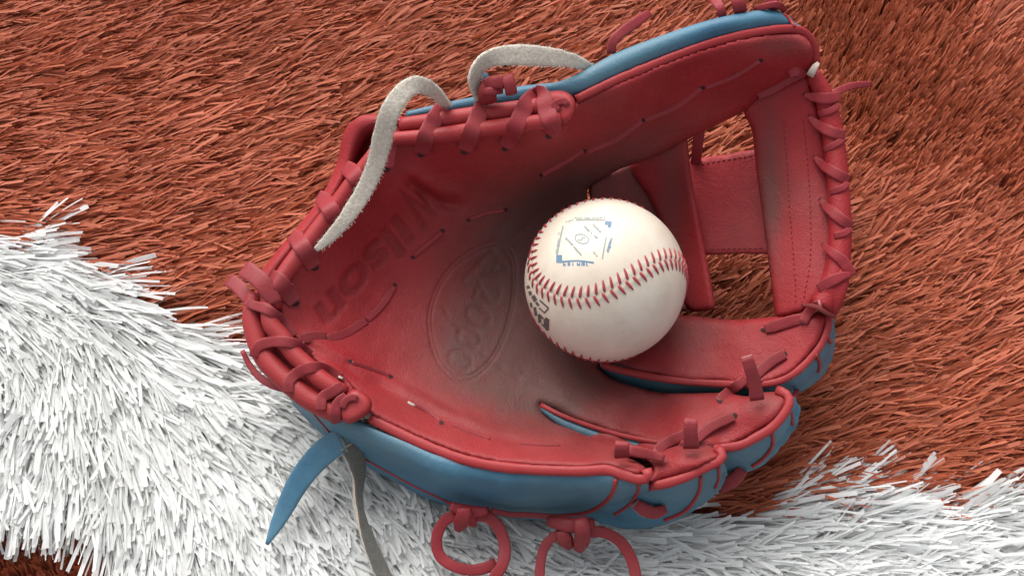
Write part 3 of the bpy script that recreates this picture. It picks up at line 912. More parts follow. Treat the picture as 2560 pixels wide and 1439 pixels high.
# end tabs of the binding: rounded leather ends with a lace hole shade
tab1 = [(1340, 262), (1345, 238), (1375, 229), (1410, 228), (1434, 245), (1440, 272), (1430, 300), (1405, 312), (1370, 306), (1345, 290)]
relief("binding_tab", tab1, TPS([(1340, 262, 11.3), (1440, 262, 11.75), (1390, 228, 11.75), (1390, 312, 11.1)]), 'roll', G, step=6, roll=20, rdepth=0.28, thick=0.5)
tab2 = [(842, 1000), (862, 982), (890, 972), (915, 985), (930, 1005), (925, 1028), (900, 1048), (870, 1058), (848, 1040)]
relief("binding_tab", tab2, TPS([(842, 1000, 5.7), (930, 1005, 5.75), (890, 972, 5.9), (870, 1058, 5.45)]), 'roll', G, step=6, roll=20, rdepth=0.3, thick=0.6)

# --- web
bar_top = [(1862, 262), (1880, 330), (1890, 420), (1904, 520), (1919, 640), (1932, 740), (1942, 790), (1985, 785), (2025, 765), (2070, 700), (2086, 610), (2082, 500), (2072, 400), (2052, 300), (2030, 230), (2015, 185), (1960, 205)]
relief("web_bar", bar_top, TPS([(1870, 262, 8.3), (2015, 190, 9.9), (1890, 420, 6.3), (1975, 420, 7.15), (2075, 420, 7.5), (1906, 530, 5.7), (2080, 520, 7.1), (1985, 530, 6.55), (1920, 640, 5.35), (2080, 620, 6.7), (1942, 785, 4.9), (2030, 765, 5.9), (1960, 300, 8.2), (2000, 680, 6.0)]),
       'red', G, step=8, roll=18, rdepth=0.2, thick=0.35, attrs={"dirt_shade": lambda q: np.clip(0.75 * np.exp(-((q[:, 0] - 1925) / 32) ** 2 - ((q[:, 1] - 480) / 190) ** 2), 0, 1)})  # darker along one long edge of the bar
cross = [(1708, 408), (1714, 400), (1800, 388), (1900, 372), (1912, 380), (1925, 500), (1938, 625), (1925, 634), (1850, 634), (1762, 637), (1748, 630), (1728, 520)]
relief("web_panel", cross, TPS([(1735, 400, 4.7), (1910, 375, 5.6), (1770, 632, 3.4), (1935, 628, 4.3), (1830, 510, 4.4)]), 'red', G, step=9, roll=8, rdepth=0.08, thick=0.3)
inner1 = [(1575, 415), (1620, 385), (1690, 350), (1716, 342), (1728, 440), (1742, 520), (1758, 600), (1775, 690), (1786, 755), (1783, 772), (1755, 778), (1725, 776), (1700, 740), (1680, 660), (1660, 580), (1625, 500)]
relief("web_bar", inner1, TPS([(1600, 420, 5.0), (1716, 375, 6.3), (1650, 520, 3.6), (1745, 530, 4.8), (1700, 480, 4.5), (1780, 740, 3.6), (1700, 740, 2.6), (1735, 640, 3.7)]), 'red', G, step=8, roll=16, rdepth=0.2, thick=0.3,
       attrs={"dirt_shade": lambda q: 0.5 * np.exp(-((q[:, 0] - 1680) / 40) ** 2)})  # darker band down the length of this bar
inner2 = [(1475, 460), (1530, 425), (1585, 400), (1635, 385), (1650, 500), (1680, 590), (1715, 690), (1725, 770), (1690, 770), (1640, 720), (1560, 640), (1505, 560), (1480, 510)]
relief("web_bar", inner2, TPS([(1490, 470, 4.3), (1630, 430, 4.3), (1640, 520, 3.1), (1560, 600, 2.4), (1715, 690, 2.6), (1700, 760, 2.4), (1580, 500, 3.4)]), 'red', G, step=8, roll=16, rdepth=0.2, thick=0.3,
       attrs={"dirt_shade": lambda q: 0.6 + 0 * q[:, 0]})  # even darker tone over the whole bar
# top edge of the web
tube("web_binding", cr(PP([(2030, 182, 9.9), (2058, 235, 9.4), (2078, 310, 8.7), (2090, 400, 8.1), (2098, 500, 7.6), (2100, 600, 7.1), (2090, 680, 6.7), (2070, 735, 6.4), (2050, 770, 6.2)]), step=0.0025), [20 * PX, 26 * PX, 27 * PX, 27 * PX, 28 * PX, 30 * PX, 30 * PX], 'red', G, base=True, ncs=16)
web_end = [(2005, 765), (2030, 745), (2080, 690), (2115, 640), (2124, 690), (2112, 745), (2088, 790), (2060, 775), (2035, 762)]
relief("web_tab", web_end, TPS([(2005, 765, 6.0), (2110, 650, 7.3), (2088, 788, 6.3), (2060, 720, 7.0)]), 'red', G, step=7, roll=12, rdepth=0.15, thick=0.3)

# ------------------------------------------------------------------ laces
def lace(path, w=26, lift=1.0, th=1.9, k=3, roll=None, mat='lace', name="lace", prof=None):
    th = min(th, 3.2) * 0.78
    p = stick(path, lift * 0.8, k=k)
    ww = np.array(prof if prof is not None else [0.85, 1, 1, 1, 0.85]) * w * PX
    return strap(name, p, ww, [th * 0.0006, th * 0.001, th * 0.001, th * 0.001, th * 0.0006], mat, G, roll=roll, rough=0.02, mats=['lace', 'lace', 'lace_edge'] if mat == 'lace' else None, ncs=16, power=5)

def free(path, w=26, th=1.9, roll=None, mat='lace', name="lace", step=0.002, mats=None, rough=0.02, hairs=0):
    p = cr(PP(path), step=step)
    if mats is None and mat == 'lace':
        mats = ['lace', 'lace', 'lace_edge']
    ob = strap(name, p, np.atleast_1d(np.array(w, float)) * PX, np.atleast_1d(np.array(th, float)) * 0.001, mat, G, roll=roll, mats=mats, rough=rough, ncs=16, power=4.5)
    if hairs:
        fuzz(p, np.atleast_1d(np.array(w, float)), th, roll, ob, hairs)
    return ob

def fuzz(p, w, th, roll, parent, n, mat='suede'):
    """short loose fibres on a raw suede strap"""
    T, Wd, Nn = frame(p, roll)
    wp = np.interp(np.linspace(0, 1, len(p)), np.linspace(0, 1, len(w)), w) * PX / 2
    V, F = [], []
    for i in range(n):
        k = rng.integers(1, len(p) - 1)
        e = rng.choice([-1, 1]) if rng.random() < 0.7 else rng.uniform(-1, 1)
        up = th * 0.0005 * (0.6 if abs(e) == 1 else 1.0)
        b = p[k] + Wd[k] * wp[k] * e * 0.96 + Nn[k] * up + T[k] * rng.normal() * 0.0008
        d = Wd[k] * e * rng.uniform(0.3, 1) + Nn[k] * rng.uniform(0.1, 0.8) + T[k] * rng.normal() * 0.8
        d /= np.linalg.norm(d)
        L = rng.uniform(0.0006, 0.0019)
        sd = np.cross(d, CAM - b); sd /= np.linalg.norm(sd)
        r = rng.uniform(0.00006, 0.00012)
        o = len(V)
        m_ = b + d * L * 0.55
        t_ = b + d * L + Nn[k] * rng.normal() * 0.0003 + T[k] * rng.normal() * 0.0004
        V += [b - sd * r, b + sd * r, m_ + sd * r * 0.8, m_ - sd * r * 0.8, t_]
        F += [(o, o + 1, o + 2, o + 3), (o + 3, o + 2, o + 4)]
    ob = mk("suede_fuzz", V, F, mat, parent)
    ob["kind"] = "stuff"

def hole(px, py, r=6):  # dark disc on the surface; the shade inside the hole is painted
    d = cast(px, py)
    if d is None:
        return
    u = ray(px, py)
    u /= np.linalg.norm(u)
    c = CAM + u * (d - 0.0002)
    a = np.linspace(0, 2 * np.pi, 12, endpoint=False)
    e = (ray(px + r * np.cos(a), py + r * 0.8 * np.sin(a)))
    e /= np.linalg.norm(e, axis=1)[:, None]
    v = []
    for i in range(12):
        dd = cast(px + r * math.cos(a[i]), py + r * 0.8 * math.sin(a[i])) or d
        v.append(CAM + e[i] * (min(dd, d + 0.003) - 0.00025))
    v.append(c)
    mk("lace_hole_shade", v, [(i, (i + 1) % 12, 12) for i in range(12)], 'hole', G)

# wraps on the thumb-side roll
for pth in ([(1112, 268), (1098, 280), (1078, 315), (1062, 350), (1052, 384)], [(1228, 246), (1208, 265), (1190, 305), (1175, 340), (1161, 377)], [(1345, 232), (1320, 255), (1300, 295), (1280, 335), (1263, 369)],
            [(1345, 236), (1350, 232), (1362, 255), (1370, 285), (1382, 318), (1372, 338)], [(1000, 300), (985, 330), (970, 370), (966, 420)]):
    lace(pth, 42, 1.3, 2.0, k=5)
    hole(pth[-1][0], pth[-1][1] + 3, 9)
lace([(1398, 276), (1385, 262), (1410, 252), (1418, 262)], 16, 0.8, 2)
# wraps on the wrist-side roll
for pth in ([(862, 418), (878, 428), (895, 450), (905, 475)], [(795, 492), (812, 502), (832, 535), (846, 560)], [(728, 588), (745, 600), (765, 632), (787, 668)], [(678, 692), (695, 700), (715, 725), (738, 757)]):
    lace(pth, 42, 1.6, 2.4)
    hole(pth[-1][0], pth[-1][1], 11)
# criss-cross lacing at the little-finger side of the heel
lace([(616, 752), (632, 762), (667, 773), (704, 800), (724, 825), (733, 842)], 24, 1.6, 2.2, k=4)
lace([(634, 892), (640, 872), (655, 860), (691, 853), (737, 859), (776, 886)], 26, 1.6, 2.2, k=4)
lace([(722, 982), (724, 950), (756, 925), (792, 917), (835, 932), (852, 945)], 27, 1.6, 2.2, k=4)
lace([(803, 1026), (805, 995), (829, 979), (855, 962)], 26, 1.6, 2.2, k=4)
lace([(842, 1056), (838, 1026), (848, 1004), (866, 990)], 26, 1.5, 2.2, k=4)
lace([(856, 1020), (862, 1002), (880, 992), (893, 996)], 17, 1.0, 2.6, k=2)
free([(690, 760, 6.4), (672, 730, 6.7), (650, 700, 6.9), (612, 672, 6.6)], [34, 44, 44, 46], 3.0)
free([(640, 768, 5.6), (622, 748, 5.8), (600, 720, 5.7), (574, 700, 5.4)], [30, 34, 36, 36], 2.6)
free([(725, 975, 4.7), (690, 965, 4.5), (652, 945, 4.2), (624, 912, 4.2), (606, 876, 4.4)], [16, 20, 18, 16, 12], 2.4)
# stitching lace across the palm
for pth, w in (([(752, 846), (780, 842), (815, 840)], 27), ([(818, 846), (865, 832), (916, 800)], 22), ([(918, 800), (955, 762), (986, 715)], 17), ([(1034, 640), (1070, 610), (1106, 580)], 11), ([(1174, 548), (1215, 533), (1262, 526)], 9),
               ([(1356, 436), (1410, 405), (1458, 376)], 15), ([(1466, 380), (1540, 348), (1604, 302)], 15), ([(1612, 300), (1690, 268), (1752, 222)], 13), ([(1764, 220), (1835, 192), (1898, 154)], 11),
               ([(880, 905), (925, 920), (975, 938)], 10), ([(1022, 1006), (1065, 1025), (1102, 1053)], 9), ([(1130, 1062), (1180, 1082), (1225, 1098)], 9), ([(1300, 1108), (1350, 1112), (1400, 1113)], 7)):
    lace(pth, w, 0.5, 1.5, k=2)
for x, y in ((817, 843), (917, 801), (987, 712), (1033, 643), (1106, 577), (1172, 550), (1264, 524), (1354, 438), (1462, 378), (1609, 301), (1757, 220), (1902, 152), (876, 902), (977, 941), (1104, 1056)):
    hole(x, y, 6)
free([(845, 940, 5.0), (851, 943, 5.2), (857, 946, 5.15)], 6, 0.8, mat='frayed', name="frayed_lace_end")
lace([(1020, 1004), (1030, 1010), (1038, 1013)], 6, 0.9, 0.9, k=1, mat='frayed', name="frayed_lace_end")
# finger laces
lace([(1800, 1000), (1815, 985), (1840, 965), (1862, 948)], 26, 1.6, 3.0)
lace([(1880, 948), (1905, 922), (1935, 898), (1962, 884)], 27, 2.0, 3.2)
free([(1893, 998, 5.7), (1886, 955, 6.3), (1876, 920, 6.8), (1866, 890, 7.1)], [34, 32, 30, 28], 2.2)
lace([(1912, 822), (1945, 812), (1985, 800), (2010, 796)], 28, 1.8, 3.2)
lace([(2008, 806), (2018, 785), (2036, 765), (2050, 760)], 24, 2.0, 3.0)
free([(1728, 1118, 5.6), (1727, 1088, 6.1), (1726, 1062, 6.4), (1728, 1046, 6.5)], [38, 34, 32, 30], 2.2)
lace([(1642, 1130), (1660, 1110), (1690, 1095), (1715, 1082)], 26, 1.8, 3.0)
lace([(1740, 1098), (1768, 1072), (1800, 1054), (1834, 1040)], 25, 2.0, 3.0)
free([(1556, 1140, 5.9), (1554, 1125, 6.3), (1555, 1112, 6.5), (1556, 1103, 6.5)], [38, 36, 34, 32], 1.8)
free([(1570, 1124, 5.5), (1600, 1130, 5.4), (1635, 1138, 5.2), (1662, 1146, 5.2)], [26, 26, 24, 18], 3.0)
free([(1588, 1256, 3.5), (1608, 1272, 3.3), (1635, 1281, 3.05), (1660, 1272, 2.9)], [26, 32, 30, 22], 5.0)
free([(1795, 1220, 2.2), (1815, 1210, 2.4), (1838, 1195, 2.6), (1856, 1172, 2.8)], [26, 34, 34, 28], 4.0)
free([(1966, 1010, 4.0), (1985, 990, 3.8), (1992, 975, 3.6)], [12, 14, 12], 2.0)
hole(1960, 884, 8); hole(1836, 1038, 8); hole(1908, 825, 7); hole(1800, 1002, 7)
# web lacing
for pth in ([(2010, 237), (2035, 243), (2070, 246), (2100, 240)], [(2022, 292), (2045, 312), (2080, 330), (2112, 338)], [(2035, 392), (2060, 414), (2095, 436), (2122, 450)], [(2050, 500), (2070, 520), (2100, 545), (2128, 566)],
            [(2056, 612), (2080, 630), (2110, 655), (2130, 690)], [(2128, 685), (2105, 690), (2070, 706), (2046, 722)]):
    lace(pth, 27, 1.6, 2.4, prof=[0.35, 0.8, 1, 1, 0.9])
for pth in ([(2045, 285), (2080, 275), (2098, 258)], [(2060, 375), (2090, 360), (2110, 345)], [(2075, 480), (2105, 470), (2120, 455)], [(2085, 590), (2112, 582), (2127, 568)]):
    lace(pth, 16, 0.8, 1.6)
for x, y in ((2012, 236), (2024, 291), (2037, 392), (2051, 499), (2057, 611)):
    hole(x, y, 5)
lace([(1895, 238), (1930, 222), (1965, 202), (2000, 185)], 26, 1.2, 2.4)
lace([(1972, 186), (1995, 178), (2012, 190)], 22, 1.8, 2.4)
free([(2026, 188, 10.6), (2036, 170, 11.0), (2044, 160, 11.0)], [18, 18, 10], 2.2, mat='frayed', name="frayed_lace_end")
free([(2068, 248, 8.6), (2100, 226, 8.4), (2135, 214, 8.2), (2178, 210, 8.0)], [20, 20, 18, 15], 2.0)
free([(1738, 420, 4.2), (1742, 380, 5.4), (1747, 340, 6.4), (1750, 310, 7.0)], [28, 28, 28, 28], 2.0)
free([(2006, 762, 6.4), (2040, 766, 6.9), (2062, 780, 6.8), (2086, 792, 6.4)], [8, 10, 10, 8], 2.0, mat='lining', name="lace")
# laces behind the thumb
free([(1528, 134, 11.6), (1532, 105, 12.0), (1550, 85, 12.1), (1585, 60, 12.0), (1622, 34, 11.6)], [22, 24, 26, 24, 20], 2.4)
free([(1806, 46, 12.2), (1802, 22, 12.6), (1788, 2, 12.4), (1772, -20, 11.8)], [20, 24, 24, 20], 2.0)
free([(1852, 30, 12.6), (1846, 8, 13.0), (1842, -20, 13.0), (1850, -50, 12.4)], [32, 34, 34, 30], 2.2)
free([(1890, 26, 12.4), (1912, 16, 12.8), (1945, 12, 12.8), (1960, 26, 12.2)], [14, 16, 16, 14], 2.4)
free([(1935, 22, 12.4), (1932, 5, 12.8), (1930, -20, 12.8), (1945, -50, 12.4)], [30, 34, 34, 30], 2.2)

# knots ----------------------------------------------------------------
def piece(path, w, th, roll=None):
    p = cr(PP(path), step=0.0015)
    v, f, _ = sweep_mesh(p, np.array(w, float) * PX, np.array(th, float) * 0.001, roll=roll, rough=0.02)
    return v, f
blob("lace_knot", [piece([(1222, 252, 11.1), (1218, 235, 11.6), (1222, 218, 11.8), (1232, 208, 11.6)], [40, 46, 44, 36], [4, 6, 6, 4]),
                   piece([(1205, 232, 11.6), (1228, 228, 12.1), (1252, 226, 11.8)], [18, 22, 18], [3, 4, 3]),
                   piece([(1216, 216, 11.9), (1236, 206, 12.4), (1262, 206, 12.3)], [28, 30, 30], [3, 3, 3]),
                   piece([(1266, 190, 12.5), (1274, 210, 12.4), (1279, 236, 12.0)], [32, 30, 28], [2.2, 2.2, 2.2])], 'lace', G)
blob("lace_knot", [piece([(1126, 1262, 2.4), (1150, 1272, 2.3), (1185, 1278, 2.2), (1220, 1276, 2.3)], [20, 30, 30, 20], [5, 6, 6, 5]),
                   piece([(1160, 1268, 2.9), (1160, 1285, 2.7), (1152, 1305, 2.0), (1145, 1322, 1.5)], [34, 38, 38, 18], [4, 5, 5, 3]),
                   piece([(1168, 1280, 2.4), (1178, 1300, 2.0), (1184, 1310, 1.6)], [26, 28, 14], [4, 4, 3])], 'lace', G)
blob("lace_knot", [piece([(1375, 1302, 1.9), (1400, 1308, 2.2), (1440, 1312, 2.4), (1480, 1306, 2.1)], [22, 36, 36, 24], [5, 7, 7, 5]),
                   piece([(1450, 1296, 2.9), (1455, 1318, 2.9), (1456, 1345, 2.3), (1446, 1372, 1.5)], [36, 38, 38, 24], [4, 5, 5, 3]),
                   piece([(1408, 1325, 2.2), (1412, 1345, 2.0), (1424, 1366, 1.4)], [36, 38, 20], [4, 5, 3])], 'lace', G)
# loops of lace hanging from the knots on the turf
free([(1142, 1284, 2.0), (1112, 1300, 1.7), (1092, 1340, 1.4), (1098, 1385, 1.1), (1130, 1412, 1.0), (1175, 1424, 0.9), (1215, 1418, 0.9), (1240, 1405, 0.9)], 27, 3.2, rough=0.03, name="lace_loop")
free([(1186, 1286, 2.0), (1220, 1292, 1.9), (1248, 1320, 1.7), (1262, 1365, 1.5), (1256, 1410, 1.4), (1232, 1450, 1.1), (1215, 1500, .9)], 29, 3.4, rough=0.03, name="lace_loop")
free([(1412, 1330, 1.9), (1378, 1345, 1.7), (1358, 1375, 1.4), (1350, 1420, 1.2), (1352, 1470, 1.0), (1365, 1520, .9)], 24, 3.2, rough=0.03, name="lace_loop")
free([(1466, 1328, 2.1), (1510, 1330, 2.0), (1550, 1352, 1.7), (1578, 1395, 1.4), (1590, 1445, 1.2), (1590, 1510, 1.0)], 27, 3.2, rough=0.03, name="lace_loop")
free([(1226, 1274, 2.0), (1270, 1284, 1.8), (1320, 1286, 1.7), (1380, 1290, 1.8)], [14, 14, 14, 14], 2.4)

# wrist straps: blue leather outside, raw suede inside ------------------
free([(1118, 262, 10.4), (1100, 244, 11.2), (1075, 222, 12.2), (1040, 212, 12.9), (1006, 232, 13.0), (975, 280, 12.6), (956, 345, 11.6), (938, 415, 10.5), (905, 485, 9.6), (860, 552, 8.8), (825, 592, 8.2), (792, 622, 7.6)],
     [24, 30, 36, 42, 46, 47, 44, 42, 39, 35, 29, 14], 2.6, roll=[50, 35, 10, 0, 0, 0, 0, 0, 0, 0, 0, 0], hairs=550, name="strap", mats=['suede', 'blue', 'suede'], mat=None, rough=0.03)
free([(1492, 178, 10.9), (1450, 158, 11.7), (1400, 146, 12.3), (1320, 138, 12.8), (1250, 140, 13.0), (1208, 155, 12.8), (1188, 185, 12.3), (1188, 215, 11.6), (1200, 245, 10.8)],
     [12, 26, 38, 46, 48, 44, 36, 34, 30], 2.6, roll=[0, 0, 0, 0, 0, 8, 38, 42, 45], hairs=420, name="strap", mats=['suede', 'blue', 'suede'], mat=None, rough=0.03)
free([(1212, 182, 11.9), (1204, 205, 11.6), (1205, 235, 11.0)], [22, 34, 26], 1.6, name="strap", mat='blue')
free([(856, 1098, 3.0), (815, 1125, 2.4), (775, 1165, 1.9), (740, 1215, 1.5), (712, 1270, 1.2), (688, 1318, 1.0), (667, 1360, 0.9)], [62, 64, 60, 54, 46, 34, 8], 2.4, roll=[-10, -8], name="strap", mats=['blue', 'suede_tan', 'suede_tan'], mat=None, rough=0.012)
free([(870, 1112, 2.9), (890, 1148, 2.3), (897, 1190, 1.9), (895, 1240, 1.7), (905, 1300, 1.5), (926, 1362, 1.3), (956, 1432, 1.1), (990, 1500, 1.0)], [42, 42, 28, 24, 32, 38, 40, 38], 2.6, roll=[0, 12, 46, 50, 34, 26, 22, 20], name="strap", mats=['suede_grey', 'suede_tan', 'suede_tan'], mat=None, rough=0.025)

# rows of stitches on the web bar
def stitch_row(path, ln=7, gap=6, w=2.4):
    q = cr(path, step=ln + gap)
    V, F, o = [], [], 0
    for a, b in zip(q[:-1], q[1:]):
        b2 = a + (b - a) * ln / (ln + gap)
        p = stick([a, b2], 0.25, step=3, k=1)
        if len(p) < 2:
            continue
        v, f, _ = sweep_mesh(p, w * PX, w * PX, ncs=6, power=2)
        V.append(v); F += [tuple(i + o for i in x) for x in f]; o += len(v)
    ob = mk("stitching", np.vstack(V), F, 'thread_dark', G)
    ob["kind"] = "stuff"
stitch_row([(1958, 300), (1968, 420), (1975, 540), (1985, 660), (1990, 760)])
stitch_row([(2008, 300), (2020, 420), (2026, 540), (2025, 650), (2008, 750)])
stitch_row([(1740, 412), (1800, 402), (1885, 388)])
stitch_row([(1778, 622), (1840, 621), (1912, 620)])

# ------------------------------------------------------------------ the ball
RB = 0.0370
dirb = ray(1513, 700)
dirb = dirb / np.linalg.norm(dirb)
lo_, hi_ = 0.45, 0.75
front = palm_v
for _ in range(40):                       # rest the ball in the pocket: as deep as the palm lets it
    mid = (lo_ + hi_) / 2
    if np.linalg.norm(front - (CAM + dirb * mid), axis=1).min() > RB + 0.0003:
        lo_ = mid
    else:
        hi_ = mid
BC = CAM + dirb * lo_
# apparent size of the ball in the photograph: 400 px across
RB_px = RB / lo_ / TAN * 1280 * 1
print("ball centre", BC, "apparent diameter px", 2 * RB_px)
ball = bpy.data.objects.new("baseball", None)
link(ball)
ball.location = BC
ball.empty_display_size = 0.02
ball["label"] = "scuffed white baseball with red stitches resting in the glove pocket"
ball["category"] = "baseball"
zb = -dirb
xb = np.cross(np.array([-1.0, 0, 0]), zb); xb = np.cross(zb, np.cross(np.array([1.0, 0, 0]), zb)); xb /= np.linalg.norm(xb)
yb = np.cross(zb, xb)
CB = np.stack([xb, yb, zb], 1)           # camera-facing basis of the ball
qf = Quaternion((0.32227708, -0.77660589, 0.21572009, -0.49647317)); qf.normalize()
RS = CB @ np.array(qf.to_matrix())
A_ = 0.40
T_ = np.linspace(0, 4 * np.pi, 6000, endpoint=False)
ph = np.pi / 2 - (np.pi / 2 - A_) * np.cos(T_)
la = T_ / 2 + A_ * np.sin(2 * T_)
seam = np.stack([np.sin(ph) * np.cos(la), np.sin(ph) * np.sin(la), np.cos(ph)], 1) @ RS.T
sl = np.concatenate([[0], np.cumsum(np.linalg.norm(np.diff(np.vstack([seam, seam[:1]]), axis=0), axis=1))])
NS = 108
stan = np.roll(seam, -1, 0) - np.roll(seam, 1, 0)
stan /= np.linalg.norm(stan, axis=1)[:, None]
bm = bmesh.new()
bmesh.ops.create_icosphere(bm, subdivisions=6, radius=1.0)
bv = np.array([v.co for v in bm.verts])
bv /= np.linalg.norm(bv, axis=1)[:, None]
SS = seam[::6]
near = np.empty(len(bv), int); dmax = np.empty(len(bv))
for i in range(0, len(bv), 8000):
    d = bv[i:i + 8000] @ SS.T
    near[i:i + 8000] = d.argmax(1) * 6
    dmax[i:i + 8000] = d.max(1)
ang = np.arccos(np.clip(dmax, -1, 1)) * RB * 1000          # mm from the seam
phase = sl[near] / sl[-1] * NS * 2 * np.pi
ridge = np.exp(-((ang - 1.55) / 1.15) ** 2)
disp = 0.55 * ridge * (0.72 + 0.28 * np.cos(phase)) - 0.22 * np.exp(-(ang / 0.4) ** 2)
disp += 0.05 * np.sin(bv[:, 0] * 9 + 2) * np.sin(bv[:, 1] * 8) * np.sin(bv[:, 2] * 7 + 1)
for v, c, r in zip(bm.verts, bv, RB + disp * 0.001):
    v.co = Vector(c * r)
me = bpy.data.meshes.new("cover")
bm.to_mesh(me); bm.free()
me.materials.append(M['ball'])
me.polygons.foreach_set("use_smooth", [True] * len(me.polygons))
cover = link(bpy.data.objects.new("cover", me), ball)
# stitches: one thread leg on either side of the seam for every hole
def stitch_mesh():
    prof = [(-0.1, 0.40, 0.0), (0.6, 0.62, 0.14), (1.8, 0.66, 0.22), (3.2, 0.54, 0.12), (4.4, 0.38, -0.06), (5.2, 0.16, -0.36)]
    n = 8
    V, F = [], []
    for x, r, z in prof:
        for j in range(n):
            a = 2 * math.pi * j / n
            V.append((x * 1e-3, r * 1e-3 * math.cos(a), (z + 0.65 * r * math.sin(a)) * 1e-3))
    for i in range(len(prof) - 1):
        for j in range(n):
            k = (j + 1) % n
            F.append((i * n + j, i * n + k, (i + 1) * n + k, (i + 1) * n + j))
    F.append(tuple(range(n))[::-1]); F.append(tuple((len(prof) - 1) * n + j for j in range(n)))
    m_ = bpy.data.meshes.new("stitch")
    m_.from_pydata(V, [], F)
    m_.materials.append(M['thread'])
    m_.polygons.foreach_set("use_smooth", [True] * len(F))
    m_.update()
    return m_
sm_ = stitch_mesh()
for i in range(NS):
    for side in (-1, 1):
        tgt = (i + 0.5 + (0.5 if side > 0 else 0.18)) / NS * sl[-1] % sl[-1]
        k = min(len(seam) - 1, int(np.searchsorted(sl, tgt)))
        nrm, tg = seam[k], stan[k]
        bi = np.cross(nrm, tg) * side
        xd = bi * 0.97 + tg * 0.24
        # bend the leg down with the sphere
        xd = xd / np.linalg.norm(xd) - nrm * 0.055
        xd /= np.linalg.norm(xd)
        zd = nrm - (nrm @ xd) * xd; zd /= np.linalg.norm(zd)
        yd = np.cross(zd, xd)
        mt = Matrix(((xd[0], yd[0], zd[0], 0), (xd[1], yd[1], zd[1], 0), (xd[2], yd[2], zd[2], 0), (0, 0, 0, 1)))
        mt.translation = Vector(nrm * (RB + 0.00035) + bi * 0.0002)
        o = bpy.data.objects.new("stitch", sm_)
        link(o, cover)
        o.matrix_local = mt

# print on the ball: thin ink lying on the leather
def on_ball(px, py, lift=0.00012):
    d = ray(px, py)
    d /= np.linalg.norm(d)
    oc = CAM - BC
    b = d @ oc
    c = oc @ oc - (RB + lift) ** 2
    D = b * b - c
    if D < 0:
        t = -b
        p = CAM + d * t - BC
        return p / np.linalg.norm(p) * (RB + lift)
    return CAM + d * (-b - math.sqrt(D)) - BC

def ink(name, strokes, mat, lift=0.00012):
    V, F = [], []
    for line, w in strokes:
        q = cr(line, step=4) if len(line) > 2 else np.linspace(line[0], line[1], max(2, int(np.linalg.norm(np.subtract(line[1], line[0])) / 4) + 2))
        t = np.gradient(q, axis=0); t /= np.linalg.norm(t, axis=1)[:, None] + 1e-9
        nn = np.stack([-t[:, 1], t[:, 0]], 1) * w * 0.65
        o = len(V)
        for a, b in zip(q + nn, q - nn):
            V.append(on_ball(*a, lift)); V.append(on_ball(*b, lift))
        for i in range(len(q) - 1):
            F.append((o + 2 * i, o + 2 * i + 1, o + 2 * i + 3, o + 2 * i + 2))
    return mk(name, V, F, mat, cover)

def scribble(a, b, h, n, w=1.8, slant=(0, 0)):
    """small worn letterforms along a line: strokes too rubbed to read"""
    a, b = np.array(a, float), np.array(b, float)
    d = (b - a) / np.linalg.norm(b - a)
    u = np.array([d[1], -d[0]])
    L = np.linalg.norm(b - a) / n
    S = []
    for i in range(n):
        o = a + d * L * i
        k = random.randrange(5)
        if random.random() < 0.1:
            continue
        S.append(([o, o + u * h], w))
        if k == 0: S.append(([o, o + d * L * .6], w))
        elif k == 1: S.append(([o + u * h, o + u * h + d * L * .6], w)); S.append(([o + d * L * .6, o + d * L * .6 + u * h], w))
        elif k == 2: S.append(([o + u * h * .5, o + u * h * .5 + d * L * .5], w))
        elif k == 3: S.append(([o + d * L * .6, o + d * L * .6 + u * h * .6], w))
    return S
def z3(x, y): return (1360 + x / 8.995, 520 + y / 8.995)
ink("printed_mark", [([z3(430, 400), z3(360, 700), z3(290, 1060)], 3.0), ([z3(1400, 650), z3(1350, 900), z3(1310, 1140)], 2.4), ([z3(720, 265), z3(1000, 262), z3(1370, 270)], 3.0)], 'ink_grey')
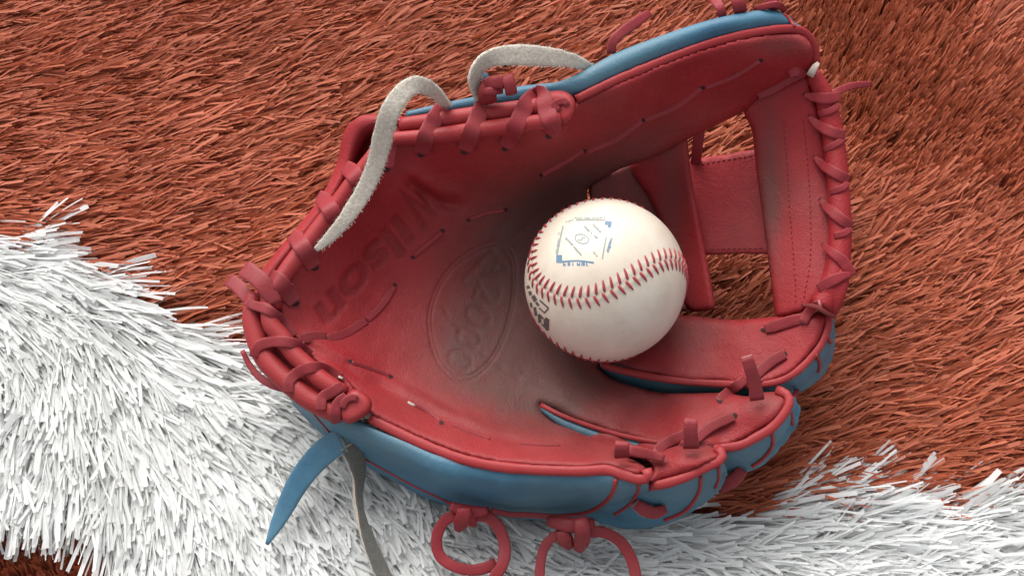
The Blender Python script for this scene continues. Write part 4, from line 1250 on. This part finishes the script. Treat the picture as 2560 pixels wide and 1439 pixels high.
ink("printed_mark", [([z3(390, 1205), z3(750, 1185), z3(1120, 1225)], 3.4), ([z3(275, 1140), z3(405, 1140)], 15), ([z3(1370, 330), z3(1520, 350)], 8), ([z3(1440, 380), z3(1510, 400)], 9)], 'ink_blue')
cc_ = np.array(z3(850, 690))
cir = [tuple(cc_ + np.array([17 * math.cos(a), 11.5 * math.sin(a) + 3 * math.cos(a)])) for a in np.linspace(0, 2 * math.pi, 24)]
ink("printed_mark", [(cir, 2.4), ([z3(760, 690), z3(800, 730), z3(840, 715), z3(860, 670), z3(900, 655), z3(930, 690)], 2.6)], 'ink_grey')
ink("printed_mark", scribble(z3(900, 430), z3(1200, 710), 5, 12, 2.2) + scribble(z3(1090, 380), z3(1300, 610), 5, 9, 2.2) + scribble(z3(480, 690), z3(830, 1080), 5, 14, 2.2) + scribble(z3(1110, 1000), z3(1200, 1120), 4, 3, 1.8)
    + scribble(z3(700, 235), z3(1400, 235), 3.5, 16, 2) + scribble(z3(500, 330), z3(690, 270), 4, 4, 1.6), 'ink_grey')
ink("printed_mark", scribble(z3(440, 1300), z3(1010, 1290), 8, 11, 2.2) + scribble(z3(1490, 680), z3(1400, 1010), 6, 8, 2), 'ink_blue')
ink("printed_mark", scribble(z3(330, 560), z3(250, 1040), 4, 7, 1.6), 'ink_grey')
def z4(x, y): return (1300 + x / 7.99, 680 + y / 7.99)
ink("printed_mark", [([z4(150, 270), z4(175, 330)], 6), ([z4(190, 380), z4(215, 460)], 6), ([z4(240, 480), z4(300, 590)], 5), ([z4(270, 460), z4(330, 560)], 4), ([z4(320, 600), z4(370, 670)], 5), ([z4(390, 560), z4(570, 720)], 3), ([z4(570, 720), z4(480, 820)], 3),
                     ([z4(380, 710), z4(470, 800)], 2.5), ([z4(210, 610), z4(230, 700)], 4), ([z4(290, 700), z4(320, 870)], 5.5), ([z4(380, 850), z4(400, 1010)], 6), ([z4(370, 840), z4(460, 930)], 4), ([z4(500, 920), z4(580, 970)], 5), ([z4(490, 930), z4(500, 1090)], 4.5), ([z4(550, 970), z4(545, 1160)], 6.5),
                     ([z4(430, 1030), z4(550, 1160)], 3)], 'ink_black')
